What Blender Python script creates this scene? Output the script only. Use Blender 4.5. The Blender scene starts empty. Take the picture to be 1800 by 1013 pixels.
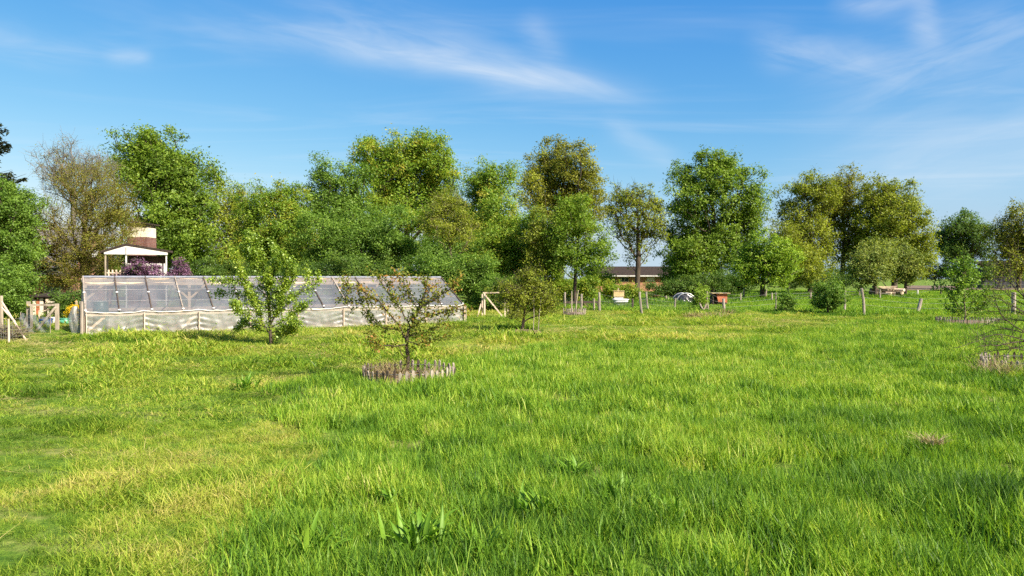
import bpy, math, random
import numpy as np
from mathutils import Vector, Matrix

S = bpy.context.scene
COL = S.collection
R = math.radians

# ------------------------------------------------------------------ camera
F = 1350.0          # focal length in pixels of the 1800 px wide photograph
HORIZON = 490.0
EYE = 1.7
cam_d = bpy.data.cameras.new('camera')
cam = bpy.data.objects.new('camera', cam_d)
COL.objects.link(cam)
cam_d.sensor_width = 36.0
cam_d.lens = 36.0 * F / 1800.0
cam_d.clip_start = 0.05
cam_d.clip_end = 5000
cam.location = (0, 0, EYE)
cam.rotation_euler = (R(90) - math.atan((506.5 - HORIZON) / F), 0, 0)
S.camera = cam

# ------------------------------------------------------------------ sun and sky
SUN_EL = 40.0       # elevation
SUN_BACK = 40.0     # degrees behind the camera's right-hand side
sun_dir = Vector((math.cos(R(SUN_EL)) * math.cos(R(SUN_BACK)), -math.cos(R(SUN_EL)) * math.sin(R(SUN_BACK)), math.sin(R(SUN_EL))))
sl = bpy.data.lights.new('sun', 'SUN')
sl.energy = 5.0
sl.angle = R(0.55)
sl.color = (1.0, 0.93, 0.80)
so = bpy.data.objects.new('sun', sl)
COL.objects.link(so)
so.rotation_euler = sun_dir.to_track_quat('Z', 'Y').to_euler()

world = bpy.data.worlds.new('World')
S.world = world
world.use_nodes = True
world.cycles.sampling_method = 'MANUAL'
world.cycles.sample_map_resolution = 256
S.view_settings.view_transform = 'Standard'
S.view_settings.look = 'None'
S.view_settings.gamma = 1.0
S.view_settings.exposure = 1.2
S.view_settings.use_curve_mapping = False
S.render.engine = 'CYCLES'
S.cycles.max_bounces = 5
S.cycles.diffuse_bounces = 2
S.cycles.glossy_bounces = 3
S.cycles.transmission_bounces = 4
S.cycles.transparent_max_bounces = 12
S.cycles.caustics_reflective = False
S.cycles.caustics_refractive = False
S.cycles.use_denoising = False
S.cycles.use_adaptive_sampling = True
S.cycles.adaptive_threshold = 0.02


class NT:
    """small helper round a node tree"""
    def __init__(s, tree):
        s.t = tree
        s.n = tree.nodes
        s.l = tree.links

    def new(s, kind, **kw):
        n = s.n.new(kind)
        for k, v in kw.items():
            setattr(n, k, v)
        return n

    def put(s, sock, v):
        if hasattr(v, 'is_linked') or isinstance(v, bpy.types.NodeSocket):
            s.l.new(v, sock)
        else:
            sock.default_value = v

    def m(s, op, a, b=0.0, c=0.0, clamp=False):
        n = s.new('ShaderNodeMath', operation=op, use_clamp=clamp)
        s.put(n.inputs[0], a)
        if len(n.inputs) > 1:
            s.put(n.inputs[1], b)
        if len(n.inputs) > 2 and op in ('MULTIPLY_ADD', 'SMOOTH_MIN', 'COMPARE', 'WRAP'):
            s.put(n.inputs[2], c)
        return n.outputs[0]

    def smooth(s, v, a, b, lo=0.0, hi=1.0):
        n = s.new('ShaderNodeMapRange', interpolation_type='SMOOTHSTEP')
        s.put(n.inputs['Value'], v)
        s.put(n.inputs['From Min'], a)
        s.put(n.inputs['From Max'], b)
        s.put(n.inputs['To Min'], lo)
        s.put(n.inputs['To Max'], hi)
        return n.outputs[0]

    def noise(s, vec, scale, detail=4.0, rough=0.55, dist=0.0, out='Fac'):
        n = s.new('ShaderNodeTexNoise')
        if vec is not None:
            s.l.new(vec, n.inputs['Vector'])
        s.put(n.inputs['Scale'], scale)
        s.put(n.inputs['Detail'], detail)
        s.put(n.inputs['Roughness'], rough)
        s.put(n.inputs['Distortion'], dist)
        return n.outputs[out]

    def vec(s, x, y, z):
        n = s.new('ShaderNodeCombineXYZ')
        s.put(n.inputs[0], x)
        s.put(n.inputs[1], y)
        s.put(n.inputs[2], z)
        return n.outputs[0]

    def mix(s, f, a, b, blend='MIX'):
        n = s.new('ShaderNodeMix', data_type='RGBA', blend_type=blend)
        s.put(n.inputs[0], f)
        s.put(n.inputs[6], c4(a) if isinstance(a, (tuple, list)) else a)
        s.put(n.inputs[7], c4(b) if isinstance(b, (tuple, list)) else b)
        return n.outputs[2]

    def ramp(s, f, stops):
        n = s.new('ShaderNodeValToRGB')
        e = n.color_ramp.elements
        while len(e) < len(stops):
            e.new(0.5)
        for i, (p, c) in enumerate(stops):
            e[i].position = p
            e[i].color = c4(c)
        s.put(n.inputs[0], f)
        return n.outputs[0]


def c4(c):
    return (c[0], c[1], c[2], 1.0)


def build_world():
    t = NT(world.node_tree)
    t.n.clear()
    out = t.new('ShaderNodeOutputWorld')
    bg = t.new('ShaderNodeBackground')
    sky = t.new('ShaderNodeTexSky', sky_type='NISHITA')
    sky.sun_disc = False
    sky.sun_elevation = R(SUN_EL)
    sky.sun_rotation = R(90 + SUN_BACK)
    sky.altitude = 0
    sky.air_density = 1.0
    sky.dust_density = 1.0
    sky.ozone_density = 1.0
    # the camera's rendering of that sky: deeper and bluer
    sc_ = t.new('ShaderNodeSeparateColor')
    t.l.new(sky.outputs[0], sc_.inputs[0])
    cc = t.new('ShaderNodeCombineColor')
    t.l.new(t.m('MULTIPLY', t.m('POWER', sc_.outputs[0], 1.8), 0.193), cc.inputs[0])
    t.l.new(t.m('MULTIPLY', sc_.outputs[1], 0.715), cc.inputs[1])
    t.l.new(t.m('MULTIPLY_ADD', sc_.outputs[2], 0.36, 2.7), cc.inputs[2])
    tc = t.new('ShaderNodeTexCoord')
    d = tc.outputs['Generated']
    sp = t.new('ShaderNodeSeparateXYZ')
    t.l.new(d, sp.inputs[0])
    x, y, z = sp.outputs
    t.l.new(t.vec(x, y, t.m('MAXIMUM', z, 0.055)), sky.inputs['Vector'])
    # flat high cloud layer: the point where the ray meets a level sheet
    zz = t.m('MAXIMUM', z, 0.02)
    front = t.smooth(y, 0.1, 0.3)
    yy = t.m('MAXIMUM', y, 0.1)
    a = t.m('DIVIDE', x, yy)
    e = t.m('DIVIDE', z, yy)
    ae = t.vec(a, e, 0.0)

    # shared noises: a slow warp, and two sets of fine fibres drawn out along the wind
    nw = t.m('SUBTRACT', t.noise(ae, 7.0, 2, 0.5), 0.5)

    def fibres(ang, seed):
        c_, s_ = math.cos(R(ang)), math.sin(R(ang))
        p = t.m('ADD', t.m('MULTIPLY', a, c_), t.m('MULTIPLY', e, s_))
        q = t.m('ADD', t.m('MULTIPLY', a, -s_), t.m('MULTIPLY', e, c_))
        n_ = t.noise(t.vec(t.m('MULTIPLY', p, 6.0), t.m('MULTIPLY', q, 34.0), seed), 1.0, 4, 0.6, 0.5)
        return t.smooth(n_, 0.30, 0.72)
    fib = [fibres(-11, 1.0), fibres(16, 5.0)]

    def streak(p0, p1, width, amp, bend=0.0, warp=0.03, grain=1.0, seed=0.0, taper0=0.25, taper1=0.25):
        a0, e0 = (p0[0] - 900) / F, (HORIZON - p0[1]) / F
        a1, e1 = (p1[0] - 900) / F, (HORIZON - p1[1]) / F
        L = math.hypot(a1 - a0, e1 - e0)
        ux, uy = (a1 - a0) / L, (e1 - e0) / L
        da = t.m('SUBTRACT', a, a0)
        de = t.m('SUBTRACT', e, e0)
        s_ = t.m('DIVIDE', t.m('ADD', t.m('MULTIPLY', da, ux), t.m('MULTIPLY', de, uy)), L)
        q = t.m('ADD', t.m('MULTIPLY', da, -uy), t.m('MULTIPLY', de, ux))
        # bend
        par = t.m('MULTIPLY', t.m('MULTIPLY', s_, t.m('SUBTRACT', 1.0, s_)), 4 * bend)
        q = t.m('SUBTRACT', q, par)
        q = t.m('ADD', q, t.m('MULTIPLY', nw, warp))
        g = t.m('EXPONENT', t.m('MULTIPLY', t.m('POWER', t.m('ABSOLUTE', t.m('DIVIDE', q, width)), 2.0), -1.0))
        fine = t.m('MULTIPLY_ADD', fib[1 if e1 > e0 + 0.002 else 0], grain, 1.0 - grain)
        ends = t.m('MULTIPLY', t.smooth(s_, 0.0, taper0), t.smooth(s_, 1.0, 1.0 - taper1))
        v = t.m('MULTIPLY', t.m('MULTIPLY', g, ends), t.m('MULTIPLY', fine, amp))
        return v

    st = [
        streak((280, 45), (1210, 195), 0.021, 0.50, bend=0.014, warp=0.03, grain=0.45, seed=1, taper0=0.6, taper1=0.3),
        streak((560, 72), (1180, 188), 0.012, 0.32, bend=0.004, warp=0.014, grain=0.45, seed=11, taper0=0.5, taper1=0.35),
        streak((240, 20), (1050, 130), 0.045, 0.26, bend=0.018, warp=0.06, grain=0.8, seed=2, taper0=0.5, taper1=0.5),
        streak((905, 20), (1000, 125), 0.018, 0.26, bend=0.0, warp=0.03, grain=0.6, seed=3, taper0=0.4, taper1=0.4),
        streak((1040, 200), (1215, 300), 0.014, 0.34, bend=-0.006, warp=0.02, grain=0.5, seed=4, taper0=0.4, taper1=0.3),
        streak((1290, 70), (1700, 110), 0.024, 0.34, bend=-0.012, warp=0.05, grain=0.85, seed=5, taper0=0.25, taper1=0.6),
        streak((1595, -25), (1640, 110), 0.016, 0.40, bend=0.0, warp=0.05, grain=0.5, seed=6, taper0=0.3, taper1=0.5),
        streak((1440, 12), (1640, 5), 0.014, 0.38, bend=0.0, warp=0.04, grain=0.5, seed=8, taper0=0.3, taper1=0.4),
        streak((1340, 190), (1980, 20), 0.05, 0.34, bend=0.0, warp=0.07, grain=0.75, seed=9, taper0=0.4, taper1=0.2),
        streak((1330, 330), (2100, 215), 0.055, 0.42, bend=0.0, warp=0.03, grain=0.35, seed=10, taper0=0.4, taper1=0.2),
        streak((170, 105), (280, 102), 0.010, 0.34, bend=0.0, warp=0.02, grain=0.5, seed=12, taper0=0.4, taper1=0.3),
        streak((-180, 55), (330, 118), 0.022, 0.30, bend=0.0, warp=0.05, grain=0.8, seed=13, taper0=0.4, taper1=0.5),
    ]
    tot = st[0]
    for v in st[1:]:
        tot = t.m('ADD', tot, v)
    tot = t.m('MULTIPLY', tot, t.m('MULTIPLY', front, 0.78))
    # thin veil all over the sky
    pu = t.vec(t.m('MULTIPLY', t.m('DIVIDE', x, zz), 0.35), t.m('MULTIPLY', t.m('DIVIDE', y, zz), 0.9), 3.0)
    veil = t.smooth(t.noise(pu, 1.1, 4, 0.6, 0.8), 0.48, 0.80, 0.0, 0.16)
    tot = t.m('ADD', tot, t.m('MULTIPLY', veil, t.smooth(z, 0.02, 0.12)))
    tot = t.m('MINIMUM', tot, 0.9)
    col = t.mix(tot, cc.outputs[0], (4.6, 4.9, 5.2))
    t.l.new(col, bg.inputs['Color'])
    bg.inputs['Strength'].default_value = 0.083
    t.l.new(bg.outputs[0], out.inputs[0])


build_world()


# ------------------------------------------------------------------ picture helpers (used to survey real positions)
def gx(px, d):
    return (px - 900.0) / F * d


def gz(py, d):
    return EYE + (HORIZON - py) / F * d


def P(px, py, d):
    return np.array((gx(px, d), d, gz(py, d)))


def dist_at(py):
    return EYE * F / (py - HORIZON)


# ------------------------------------------------------------------ noise in numpy
def vnoise(x, y, seed=0):
    x = np.asarray(x, float)
    y = np.asarray(y, float)
    xi = np.floor(x).astype(np.int64)
    yi = np.floor(y).astype(np.int64)
    fx = x - xi
    fy = y - yi
    fx = fx * fx * (3 - 2 * fx)
    fy = fy * fy * (3 - 2 * fy)

    def h(i, j):
        n = (i * 374761393 + j * 668265263 + seed * 974711) & 0x7fffffff
        n = ((n ^ (n >> 13)) * 1274126177) & 0x7fffffff
        n = n ^ (n >> 16)
        return (n & 0xffff) / 65535.0
    return (h(xi, yi) * (1 - fx) + h(xi + 1, yi) * fx) * (1 - fy) + (h(xi, yi + 1) * (1 - fx) + h(xi + 1, yi + 1) * fx) * fy


def fbm(x, y, seed=0, octs=3):
    v = 0
    a = 0.5
    for k in range(octs):
        v = v + a * vnoise(np.asarray(x) * 2 ** k, np.asarray(y) * 2 ** k, seed + k * 17)
        a *= 0.5
    return v / (1 - 0.5 ** octs)


def ground_h(x, y):
    x = np.asarray(x, float)
    y = np.asarray(y, float)
    h = (fbm(x * 0.35, y * 0.35, 5) - 0.5) * 0.09 + (fbm(x * 1.6, y * 1.6, 9) - 0.5) * 0.03
    fade = np.clip(1.2 - y / 120.0, 0.0, 1.0)
    return h * fade


def gh(x, y):
    return float(ground_h(np.array([x]), np.array([y]))[0])


# ------------------------------------------------------------------ mesh helpers
def mesh_np(name, verts, faces, attrs=None, smooth=False):
    """verts (N,3); faces: list of (M,k) integer arrays"""
    me = bpy.data.meshes.new(name)
    verts = np.asarray(verts, np.float32)
    me.vertices.add(len(verts))
    me.vertices.foreach_set('co', verts.ravel())
    loops = np.concatenate([f.ravel() for f in faces]) if faces else np.zeros(0, int)
    tot = np.concatenate([np.full(len(f), f.shape[1]) for f in faces]) if faces else np.zeros(0, int)
    me.loops.add(len(loops))
    me.loops.foreach_set('vertex_index', loops.astype(np.int32))
    me.polygons.add(len(tot))
    start = np.concatenate([[0], np.cumsum(tot)[:-1]]) if len(tot) else tot
    me.polygons.foreach_set('loop_start', start.astype(np.int32))
    if smooth:
        me.polygons.foreach_set('use_smooth', np.ones(len(tot), bool))
    for k, v in (attrs or {}).items():
        a = me.attributes.new(k, 'FLOAT', 'POINT')
        a.data.foreach_set('value', np.asarray(v, np.float32))
    me.update(calc_edges=True)
    return me


class MB:
    def __init__(s):
        s.v = []
        s.f = []
        s.sm = False

    def box(s, c, size, rot=None):
        hx, hy, hz = size[0] / 2, size[1] / 2, size[2] / 2
        i = len(s.v)
        for dx, dy, dz in ((-1, -1, -1), (1, -1, -1), (1, 1, -1), (-1, 1, -1), (-1, -1, 1), (1, -1, 1), (1, 1, 1), (-1, 1, 1)):
            p = Vector((dx * hx, dy * hy, dz * hz))
            if rot is not None:
                p = rot @ p
            s.v.append((c[0] + p.x, c[1] + p.y, c[2] + p.z))
        for q in ((0, 3, 2, 1), (4, 5, 6, 7), (0, 1, 5, 4), (1, 2, 6, 5), (2, 3, 7, 6), (3, 0, 4, 7)):
            s.f.append(tuple(i + k for k in q))
        return s

    def beam(s, a, b, w, h, up=(0, 0, 1)):
        """rectangular bar from a to b"""
        a = Vector(a)
        b = Vector(b)
        d = (b - a).normalized()
        u = Vector(up)
        side = d.cross(u)
        if side.length < 1e-3:
            side = d.cross(Vector((1, 0, 0)))
        side.normalize()
        u = side.cross(d).normalized()
        i = len(s.v)
        for e in (a, b):
            for p, q in ((-1, -1), (1, -1), (1, 1), (-1, 1)):
                s.v.append(tuple(e + side * (p * w / 2) + u * (q * h / 2)))
        for q in ((0, 1, 2, 3), (7, 6, 5, 4), (0, 4, 5, 1), (1, 5, 6, 2), (2, 6, 7, 3), (3, 7, 4, 0)):
            s.f.append(tuple(i + k for k in q))
        return s

    def tube(s, pts, rad, n=6, cap=True):
        pts = [Vector(p) for p in pts]
        if not hasattr(rad, '__len__'):
            rad = [rad] * len(pts)
        i0 = len(s.v)
        ref = None
        for k, p in enumerate(pts):
            d = (pts[min(k + 1, len(pts) - 1)] - pts[max(k - 1, 0)])
            if d.length < 1e-6:
                d = Vector((0, 0, 1))
            d.normalize()
            if ref is None:
                ref = d.orthogonal().normalized()
            ref = (ref - d * ref.dot(d))
            if ref.length < 1e-4:
                ref = d.orthogonal()
            ref.normalize()
            b = d.cross(ref)
            for j in range(n):
                an = 2 * math.pi * j / n
                s.v.append(tuple(p + (ref * math.cos(an) + b * math.sin(an)) * rad[k]))
        for k in range(len(pts) - 1):
            for j in range(n):
                a = i0 + k * n + j
                b = i0 + k * n + (j + 1) % n
                s.f.append((a, b, b + n, a + n))
        if cap:
            s.f.append(tuple(i0 + j for j in range(n))[::-1])
            s.f.append(tuple(i0 + (len(pts) - 1) * n + j for j in range(n)))
        return s

    def lathe(s, c, prof, n=20):
        i0 = len(s.v)
        for r, z in prof:
            for j in range(n):
                an = 2 * math.pi * j / n
                s.v.append((c[0] + r * math.cos(an), c[1] + r * math.sin(an), c[2] + z))
        for k in range(len(prof) - 1):
            for j in range(n):
                a = i0 + k * n + j
                b = i0 + k * n + (j + 1) % n
                s.f.append((a, b, b + n, a + n))
        return s

    def poly(s, pts):
        i = len(s.v)
        s.v += [tuple(p) for p in pts]
        s.f.append(tuple(range(i, i + len(pts))))
        return s

    def slab(s, pts, th):
        """closed plate: polygon pts thickened by vector th"""
        i = len(s.v)
        n = len(pts)
        th = Vector(th)
        s.v += [tuple(Vector(p)) for p in pts]
        s.v += [tuple(Vector(p) + th) for p in pts]
        s.f.append(tuple(range(i, i + n))[::-1])
        s.f.append(tuple(range(i + n, i + 2 * n)))
        for k in range(n):
            a = i + k
            b = i + (k + 1) % n
            s.f.append((a, b, b + n, a + n))
        return s

    def build(s, name, mat, parent=None, smooth=False):
        me = bpy.data.meshes.new(name)
        me.from_pydata(s.v, [], s.f)
        me.update()
        if smooth:
            for p in me.polygons:
                p.use_smooth = True
        return link(name, me, mat, parent)


def link(name, me, mat, parent=None):
    o = bpy.data.objects.new(name, me)
    if mat is not None and len(me.materials) == 0:
        me.materials.append(mat)
    COL.objects.link(o)
    if parent is not None:
        o.parent = parent
        o.matrix_parent_inverse = parent.matrix_basis.inverted()
    return o


def thing(name, label, cat, loc=(0, 0, 0), group=None):
    o = bpy.data.objects.new(name, None)
    o.empty_display_size = 0.3
    COL.objects.link(o)
    o.location = loc
    return tag(o, label, cat, group)


def tag(o, label=None, cat=None, group=None, kind=None):
    if label:
        o['label'] = label
    if cat:
        o['category'] = cat
    if group:
        o['group'] = group
    if kind:
        o['kind'] = kind
    return o


# ------------------------------------------------------------------ materials
def mat_new(name):
    m = bpy.data.materials.new(name)
    m.use_nodes = True
    t = NT(m.node_tree)
    t.n.clear()
    out = t.new('ShaderNodeOutputMaterial')
    return m, t, out


def surf(name, c1, c2, scale=6.0, rough=0.8, bump=0.3, stretch=(1, 1, 1), spec=0.3, metal=0.0, c3=None, bump_scale=None):
    m, t, out = mat_new(name)
    b = t.new('ShaderNodeBsdfPrincipled')
    tc = t.new('ShaderNodeTexCoord')
    mp = t.new('ShaderNodeMapping')
    mp.inputs['Scale'].default_value = stretch
    t.l.new(tc.outputs['Object'], mp.inputs['Vector'])
    v = mp.outputs[0]
    n = t.noise(v, scale, 6, 0.62)
    col = t.mix(t.smooth(n, 0.32, 0.68), c1, c2)
    if c3 is not None:
        n3 = t.noise(v, scale * 0.35, 4, 0.6)
        col = t.mix(t.smooth(n3, 0.52, 0.7), col, c3)
    t.l.new(col, b.inputs['Base Color'])
    b.inputs['Roughness'].default_value = rough
    b.inputs['Specular IOR Level'].default_value = spec
    b.inputs['Metallic'].default_value = metal
    if bump:
        bp = t.new('ShaderNodeBump')
        bp.inputs['Strength'].default_value = bump
        bp.inputs['Distance'].default_value = 0.02
        t.l.new(t.noise(v, (bump_scale or scale * 3), 5, 0.6), bp.inputs['Height'])
        t.l.new(bp.outputs[0], b.inputs['Normal'])
    t.l.new(b.outputs[0], out.inputs[0])
    return m


def leaf_mat(name, stops, transl=0.46, gloss=0.03, patch=None):
    """foliage: colour by the leaf's own tint, part of the light passes through"""
    m, t, out = mat_new(name)
    at = t.new('ShaderNodeAttribute', attribute_name='tint')
    geo = t.new('ShaderNodeNewGeometry')
    n = t.noise(geo.outputs['Position'], 0.35, 3, 0.6)
    f = t.m('ADD', at.outputs['Fac'], t.m('MULTIPLY', t.m('SUBTRACT', n, 0.5), 0.7))
    col = t.ramp(f, stops)
    if patch:
        n2 = t.noise(geo.outputs['Position'], 0.16, 3, 0.6)
        col = t.mix(t.smooth(n2, 0.46, 0.62, 0, patch[1]), col, patch[0])
    di = t.new('ShaderNodeBsdfDiffuse')
    tr = t.new('ShaderNodeBsdfTranslucent')
    gl = t.new('ShaderNodeBsdfGlossy')
    gl.inputs['Roughness'].default_value = 0.5
    gl.inputs['Color'].default_value = (0.6, 0.7, 0.45, 1)
    t.l.new(col, di.inputs['Color'])
    warm = t.mix(1.0, col, (1.0, 1.05, 0.45), 'MULTIPLY')
    t.l.new(warm, tr.inputs['Color'])
    m1 = t.new('ShaderNodeMixShader')
    m1.inputs[0].default_value = transl
    t.l.new(di.outputs[0], m1.inputs[1])
    t.l.new(tr.outputs[0], m1.inputs[2])
    m2 = t.new('ShaderNodeMixShader')
    m2.inputs[0].default_value = gloss
    t.l.new(m1.outputs[0], m2.inputs[1])
    t.l.new(gl.outputs[0], m2.inputs[2])
    t.l.new(m2.outputs[0], out.inputs[0])
    return m


LEAF = {
    'oak': leaf_mat('leaf_oak', [(0.0, (0.075, 0.133, 0.016)), (0.5, (0.160, 0.258, 0.026)), (1.0, (0.281, 0.374, 0.039))]),
    'dark': leaf_mat('leaf_dark', [(0.0, (0.048, 0.094, 0.016)), (0.5, (0.094, 0.172, 0.026)), (1.0, (0.188, 0.281, 0.039))]),
    'ash': leaf_mat('leaf_ash', [(0.0, (0.064, 0.132, 0.018)), (0.5, (0.136, 0.241, 0.030)), (1.0, (0.236, 0.366, 0.047))]),
    'lime': leaf_mat('leaf_lime', [(0.0, (0.101, 0.187, 0.016)), (0.5, (0.203, 0.324, 0.026)), (1.0, (0.338, 0.461, 0.039))]),
    'maple': leaf_mat('leaf_maple', [(0.0, (0.092, 0.161, 0.013)), (0.5, (0.169, 0.275, 0.022)), (1.0, (0.282, 0.379, 0.039))]),
    'mixed': leaf_mat('leaf_mixed', [(0.0, (0.096, 0.173, 0.017)), (0.45, (0.184, 0.305, 0.026)), (0.75, (0.315, 0.379, 0.036)), (1.0, (0.438, 0.362, 0.048))]),
    'olive': leaf_mat('leaf_olive', [(0.0, (0.117, 0.144, 0.015)), (0.5, (0.227, 0.270, 0.024)), (1.0, (0.372, 0.414, 0.039))]),
    'bronze': leaf_mat('leaf_bronze', [(0.0, (0.117, 0.133, 0.018)), (0.5, (0.234, 0.246, 0.029)), (0.8, (0.317, 0.312, 0.039)), (1.0, (0.372, 0.435, 0.044))]),
    'olivebare': leaf_mat('leaf_olivebare', [(0.0, (0.123, 0.121, 0.020)), (0.5, (0.218, 0.217, 0.028)), (1.0, (0.314, 0.327, 0.040))]),
    'willow': leaf_mat('leaf_willow', [(0.0, (0.180, 0.228, 0.025)), (0.5, (0.288, 0.348, 0.035)), (1.0, (0.420, 0.468, 0.050))]),
    'grey': leaf_mat('leaf_grey', [(0.0, (0.110, 0.150, 0.033)), (0.5, (0.204, 0.256, 0.052)), (1.0, (0.360, 0.390, 0.078))]),
    'pear': leaf_mat('leaf_pear', [(0.0, (0.110, 0.198, 0.016)), (0.5, (0.235, 0.356, 0.026)), (1.0, (0.438, 0.528, 0.052))], gloss=0.09),
    'appleb': leaf_mat('leaf_appleb', [(0.0, (0.121, 0.165, 0.025)), (0.5, (0.242, 0.275, 0.040)), (0.7, (0.341, 0.209, 0.045)), (1.0, (0.440, 0.187, 0.060))]),
    'spruce': leaf_mat('leaf_spruce', [(0.0, (0.018, 0.030, 0.016)), (0.5, (0.035, 0.048, 0.026)), (1.0, (0.080, 0.080, 0.045))], transl=0.1),
    'lilac': leaf_mat('leaf_lilac', [(0.0, (0.040, 0.075, 0.020)), (0.22, (0.070, 0.090, 0.030)), (0.34, (0.100, 0.042, 0.080)), (0.65, (0.170, 0.078, 0.145)), (1.0, (0.270, 0.140, 0.235))], transl=0.2),
    'yellow': leaf_mat('leaf_yellow', [(0.0, (0.450, 0.290, 0.010)), (0.5, (0.720, 0.480, 0.015)), (1.0, (0.850, 0.620, 0.020))], transl=0.3),
    'dry': leaf_mat('leaf_dry', [(0.0, (0.170, 0.120, 0.060)), (0.5, (0.300, 0.230, 0.120)), (1.0, (0.450, 0.360, 0.200))], transl=0.2),
    'weed': leaf_mat('leaf_weed', [(0.0, (0.078, 0.176, 0.014)), (0.5, (0.143, 0.286, 0.022)), (1.0, (0.247, 0.407, 0.040))], transl=0.42, gloss=0.035),
}

BARK = surf('bark_dark', (0.035, 0.026, 0.018), (0.085, 0.066, 0.046), 5, 0.95, 0.7, (1, 1, 0.25))
BARKP = surf('bark_pale', (0.11, 0.09, 0.055), (0.22, 0.185, 0.115), 5, 0.95, 0.6, (1, 1, 0.3))
BARKY = surf('bark_yellow', (0.11, 0.085, 0.030), (0.20, 0.155, 0.055), 5, 0.95, 0.6, (1, 1, 0.3))
BARKG = surf('bark_grey', (0.13, 0.11, 0.085), (0.23, 0.20, 0.16), 5, 0.95, 0.6, (1, 1, 0.3))
WOOD = surf('weathered_wood', (0.24, 0.20, 0.145), (0.42, 0.36, 0.27), 7, 0.85, 0.5, (1, 1, 0.12), c3=(0.17, 0.145, 0.11))
WOODP = surf('pale_wood', (0.50, 0.38, 0.27), (0.64, 0.52, 0.40), 7, 0.8, 0.35, (1, 1, 0.15), c3=(0.42, 0.33, 0.25))
WOODG = surf('grey_wood', (0.20, 0.165, 0.13), (0.36, 0.31, 0.25), 9, 0.9, 0.6, (1, 1, 0.15), c3=(0.13, 0.105, 0.08))
WOODD = surf('dark_wood', (0.045, 0.032, 0.024), (0.09, 0.068, 0.05), 6, 0.9, 0.4, (1, 1, 0.2))
WHITEP = surf('white_paint', (0.46, 0.45, 0.41), (0.56, 0.55, 0.51), 4, 0.6, 0.15, c3=(0.36, 0.345, 0.31))
CREAM = surf('cream_render', (0.60, 0.54, 0.40), (0.70, 0.64, 0.50), 4, 0.85, 0.2)
SOIL = surf('soil', (0.10, 0.065, 0.040), (0.20, 0.140, 0.090), 9, 0.95, 0.8)
STRAWM = surf('straw_heap', (0.34, 0.25, 0.12), (0.50, 0.40, 0.22), 14, 0.95, 0.9)
METAL = surf('dull_metal', (0.36, 0.37, 0.37), (0.50, 0.51, 0.51), 5, 0.42, 0.1, metal=0.6)
WIRE = surf('fence_wire', (0.22, 0.21, 0.19), (0.34, 0.33, 0.30), 5, 0.5, 0.0, metal=0.5)
BLUEPL = surf('blue_plastic', (0.045, 0.10, 0.28), (0.06, 0.13, 0.34), 4, 0.4, 0.05, spec=0.5)
GREENPL = surf('green_plastic', (0.06, 0.26, 0.15), (0.09, 0.33, 0.20), 4, 0.4, 0.05, spec=0.5)
TEALPL = surf('teal_plastic', (0.03, 0.11, 0.10), (0.05, 0.15, 0.13), 4, 0.4, 0.05, spec=0.5)
WHITEPL = surf('white_plastic', (0.70, 0.72, 0.74), (0.80, 0.81, 0.82), 3, 0.35, 0.03, spec=0.5)
BLACKPL = surf('black_plastic', (0.018, 0.018, 0.022), (0.035, 0.035, 0.04), 5, 0.28, 0.9, spec=0.6, bump_scale=7)
RUSTRED = surf('rust_red_board', (0.33, 0.095, 0.045), (0.46, 0.16, 0.075), 5, 0.8, 0.4, c3=(0.25, 0.08, 0.05))
HIVE = surf('straw_yellow_wood', (0.42, 0.31, 0.14), (0.54, 0.42, 0.22), 6, 0.8, 0.4)
ROOFG = surf('grey_roof_tile', (0.13, 0.12, 0.115), (0.22, 0.20, 0.19), 6, 0.9, 0.5)
ROOFD = surf('dark_roof_tile', (0.028, 0.022, 0.018), (0.055, 0.042, 0.034), 6, 1.0, 0.5, spec=0.05)
GLASS = surf('window_glass', (0.02, 0.025, 0.03), (0.04, 0.05, 0.06), 3, 0.08, 0.0, spec=0.8)
BARNW = surf('barn_cladding', (0.022, 0.026, 0.031), (0.036, 0.040, 0.047), 5, 0.8, 0.3, (1, 1, 0.1))
YELLOWB = surf('yellow_band', (0.65, 0.50, 0.05), (0.75, 0.60, 0.08), 6, 0.6, 0.1)


def brick_mat(name, c1, c2, mortar):
    m, t, out = mat_new(name)
    b = t.new('ShaderNodeBsdfPrincipled')
    tc = t.new('ShaderNodeTexCoord')
    sp = t.new('ShaderNodeSeparateXYZ')
    t.l.new(tc.outputs['Object'], sp.inputs[0])
    v = t.vec(t.m('ADD', sp.outputs[0], sp.outputs[1]), sp.outputs[2], 0.0)
    br = t.new('ShaderNodeTexBrick')
    t.l.new(v, br.inputs['Vector'])
    br.inputs['Color1'].default_value = c4(c1)
    br.inputs['Color2'].default_value = c4(c2)
    br.inputs['Mortar'].default_value = c4(mortar)
    br.inputs['Scale'].default_value = 1.0
    br.inputs['Brick Width'].default_value = 0.25
    br.inputs['Row Height'].default_value = 0.083
    br.inputs['Mortar Size'].default_value = 0.012
    n = t.noise(tc.outputs['Object'], 3, 5, 0.6)
    t.l.new(t.mix(t.smooth(n, 0.35, 0.7, 0, 0.5), br.outputs['Color'], (c1[0] * 0.5, c1[1] * 0.5, c1[2] * 0.5)), b.inputs['Base Color'])
    b.inputs['Roughness'].default_value = 0.9
    bp = t.new('ShaderNodeBump')
    bp.inputs['Strength'].default_value = 0.5
    bp.inputs['Distance'].default_value = 0.01
    t.l.new(t.m('SUBTRACT', 1.0, br.outputs['Fac']), bp.inputs['Height'])
    t.l.new(bp.outputs[0], b.inputs['Normal'])
    t.l.new(b.outputs[0], out.inputs[0])
    return m


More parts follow.
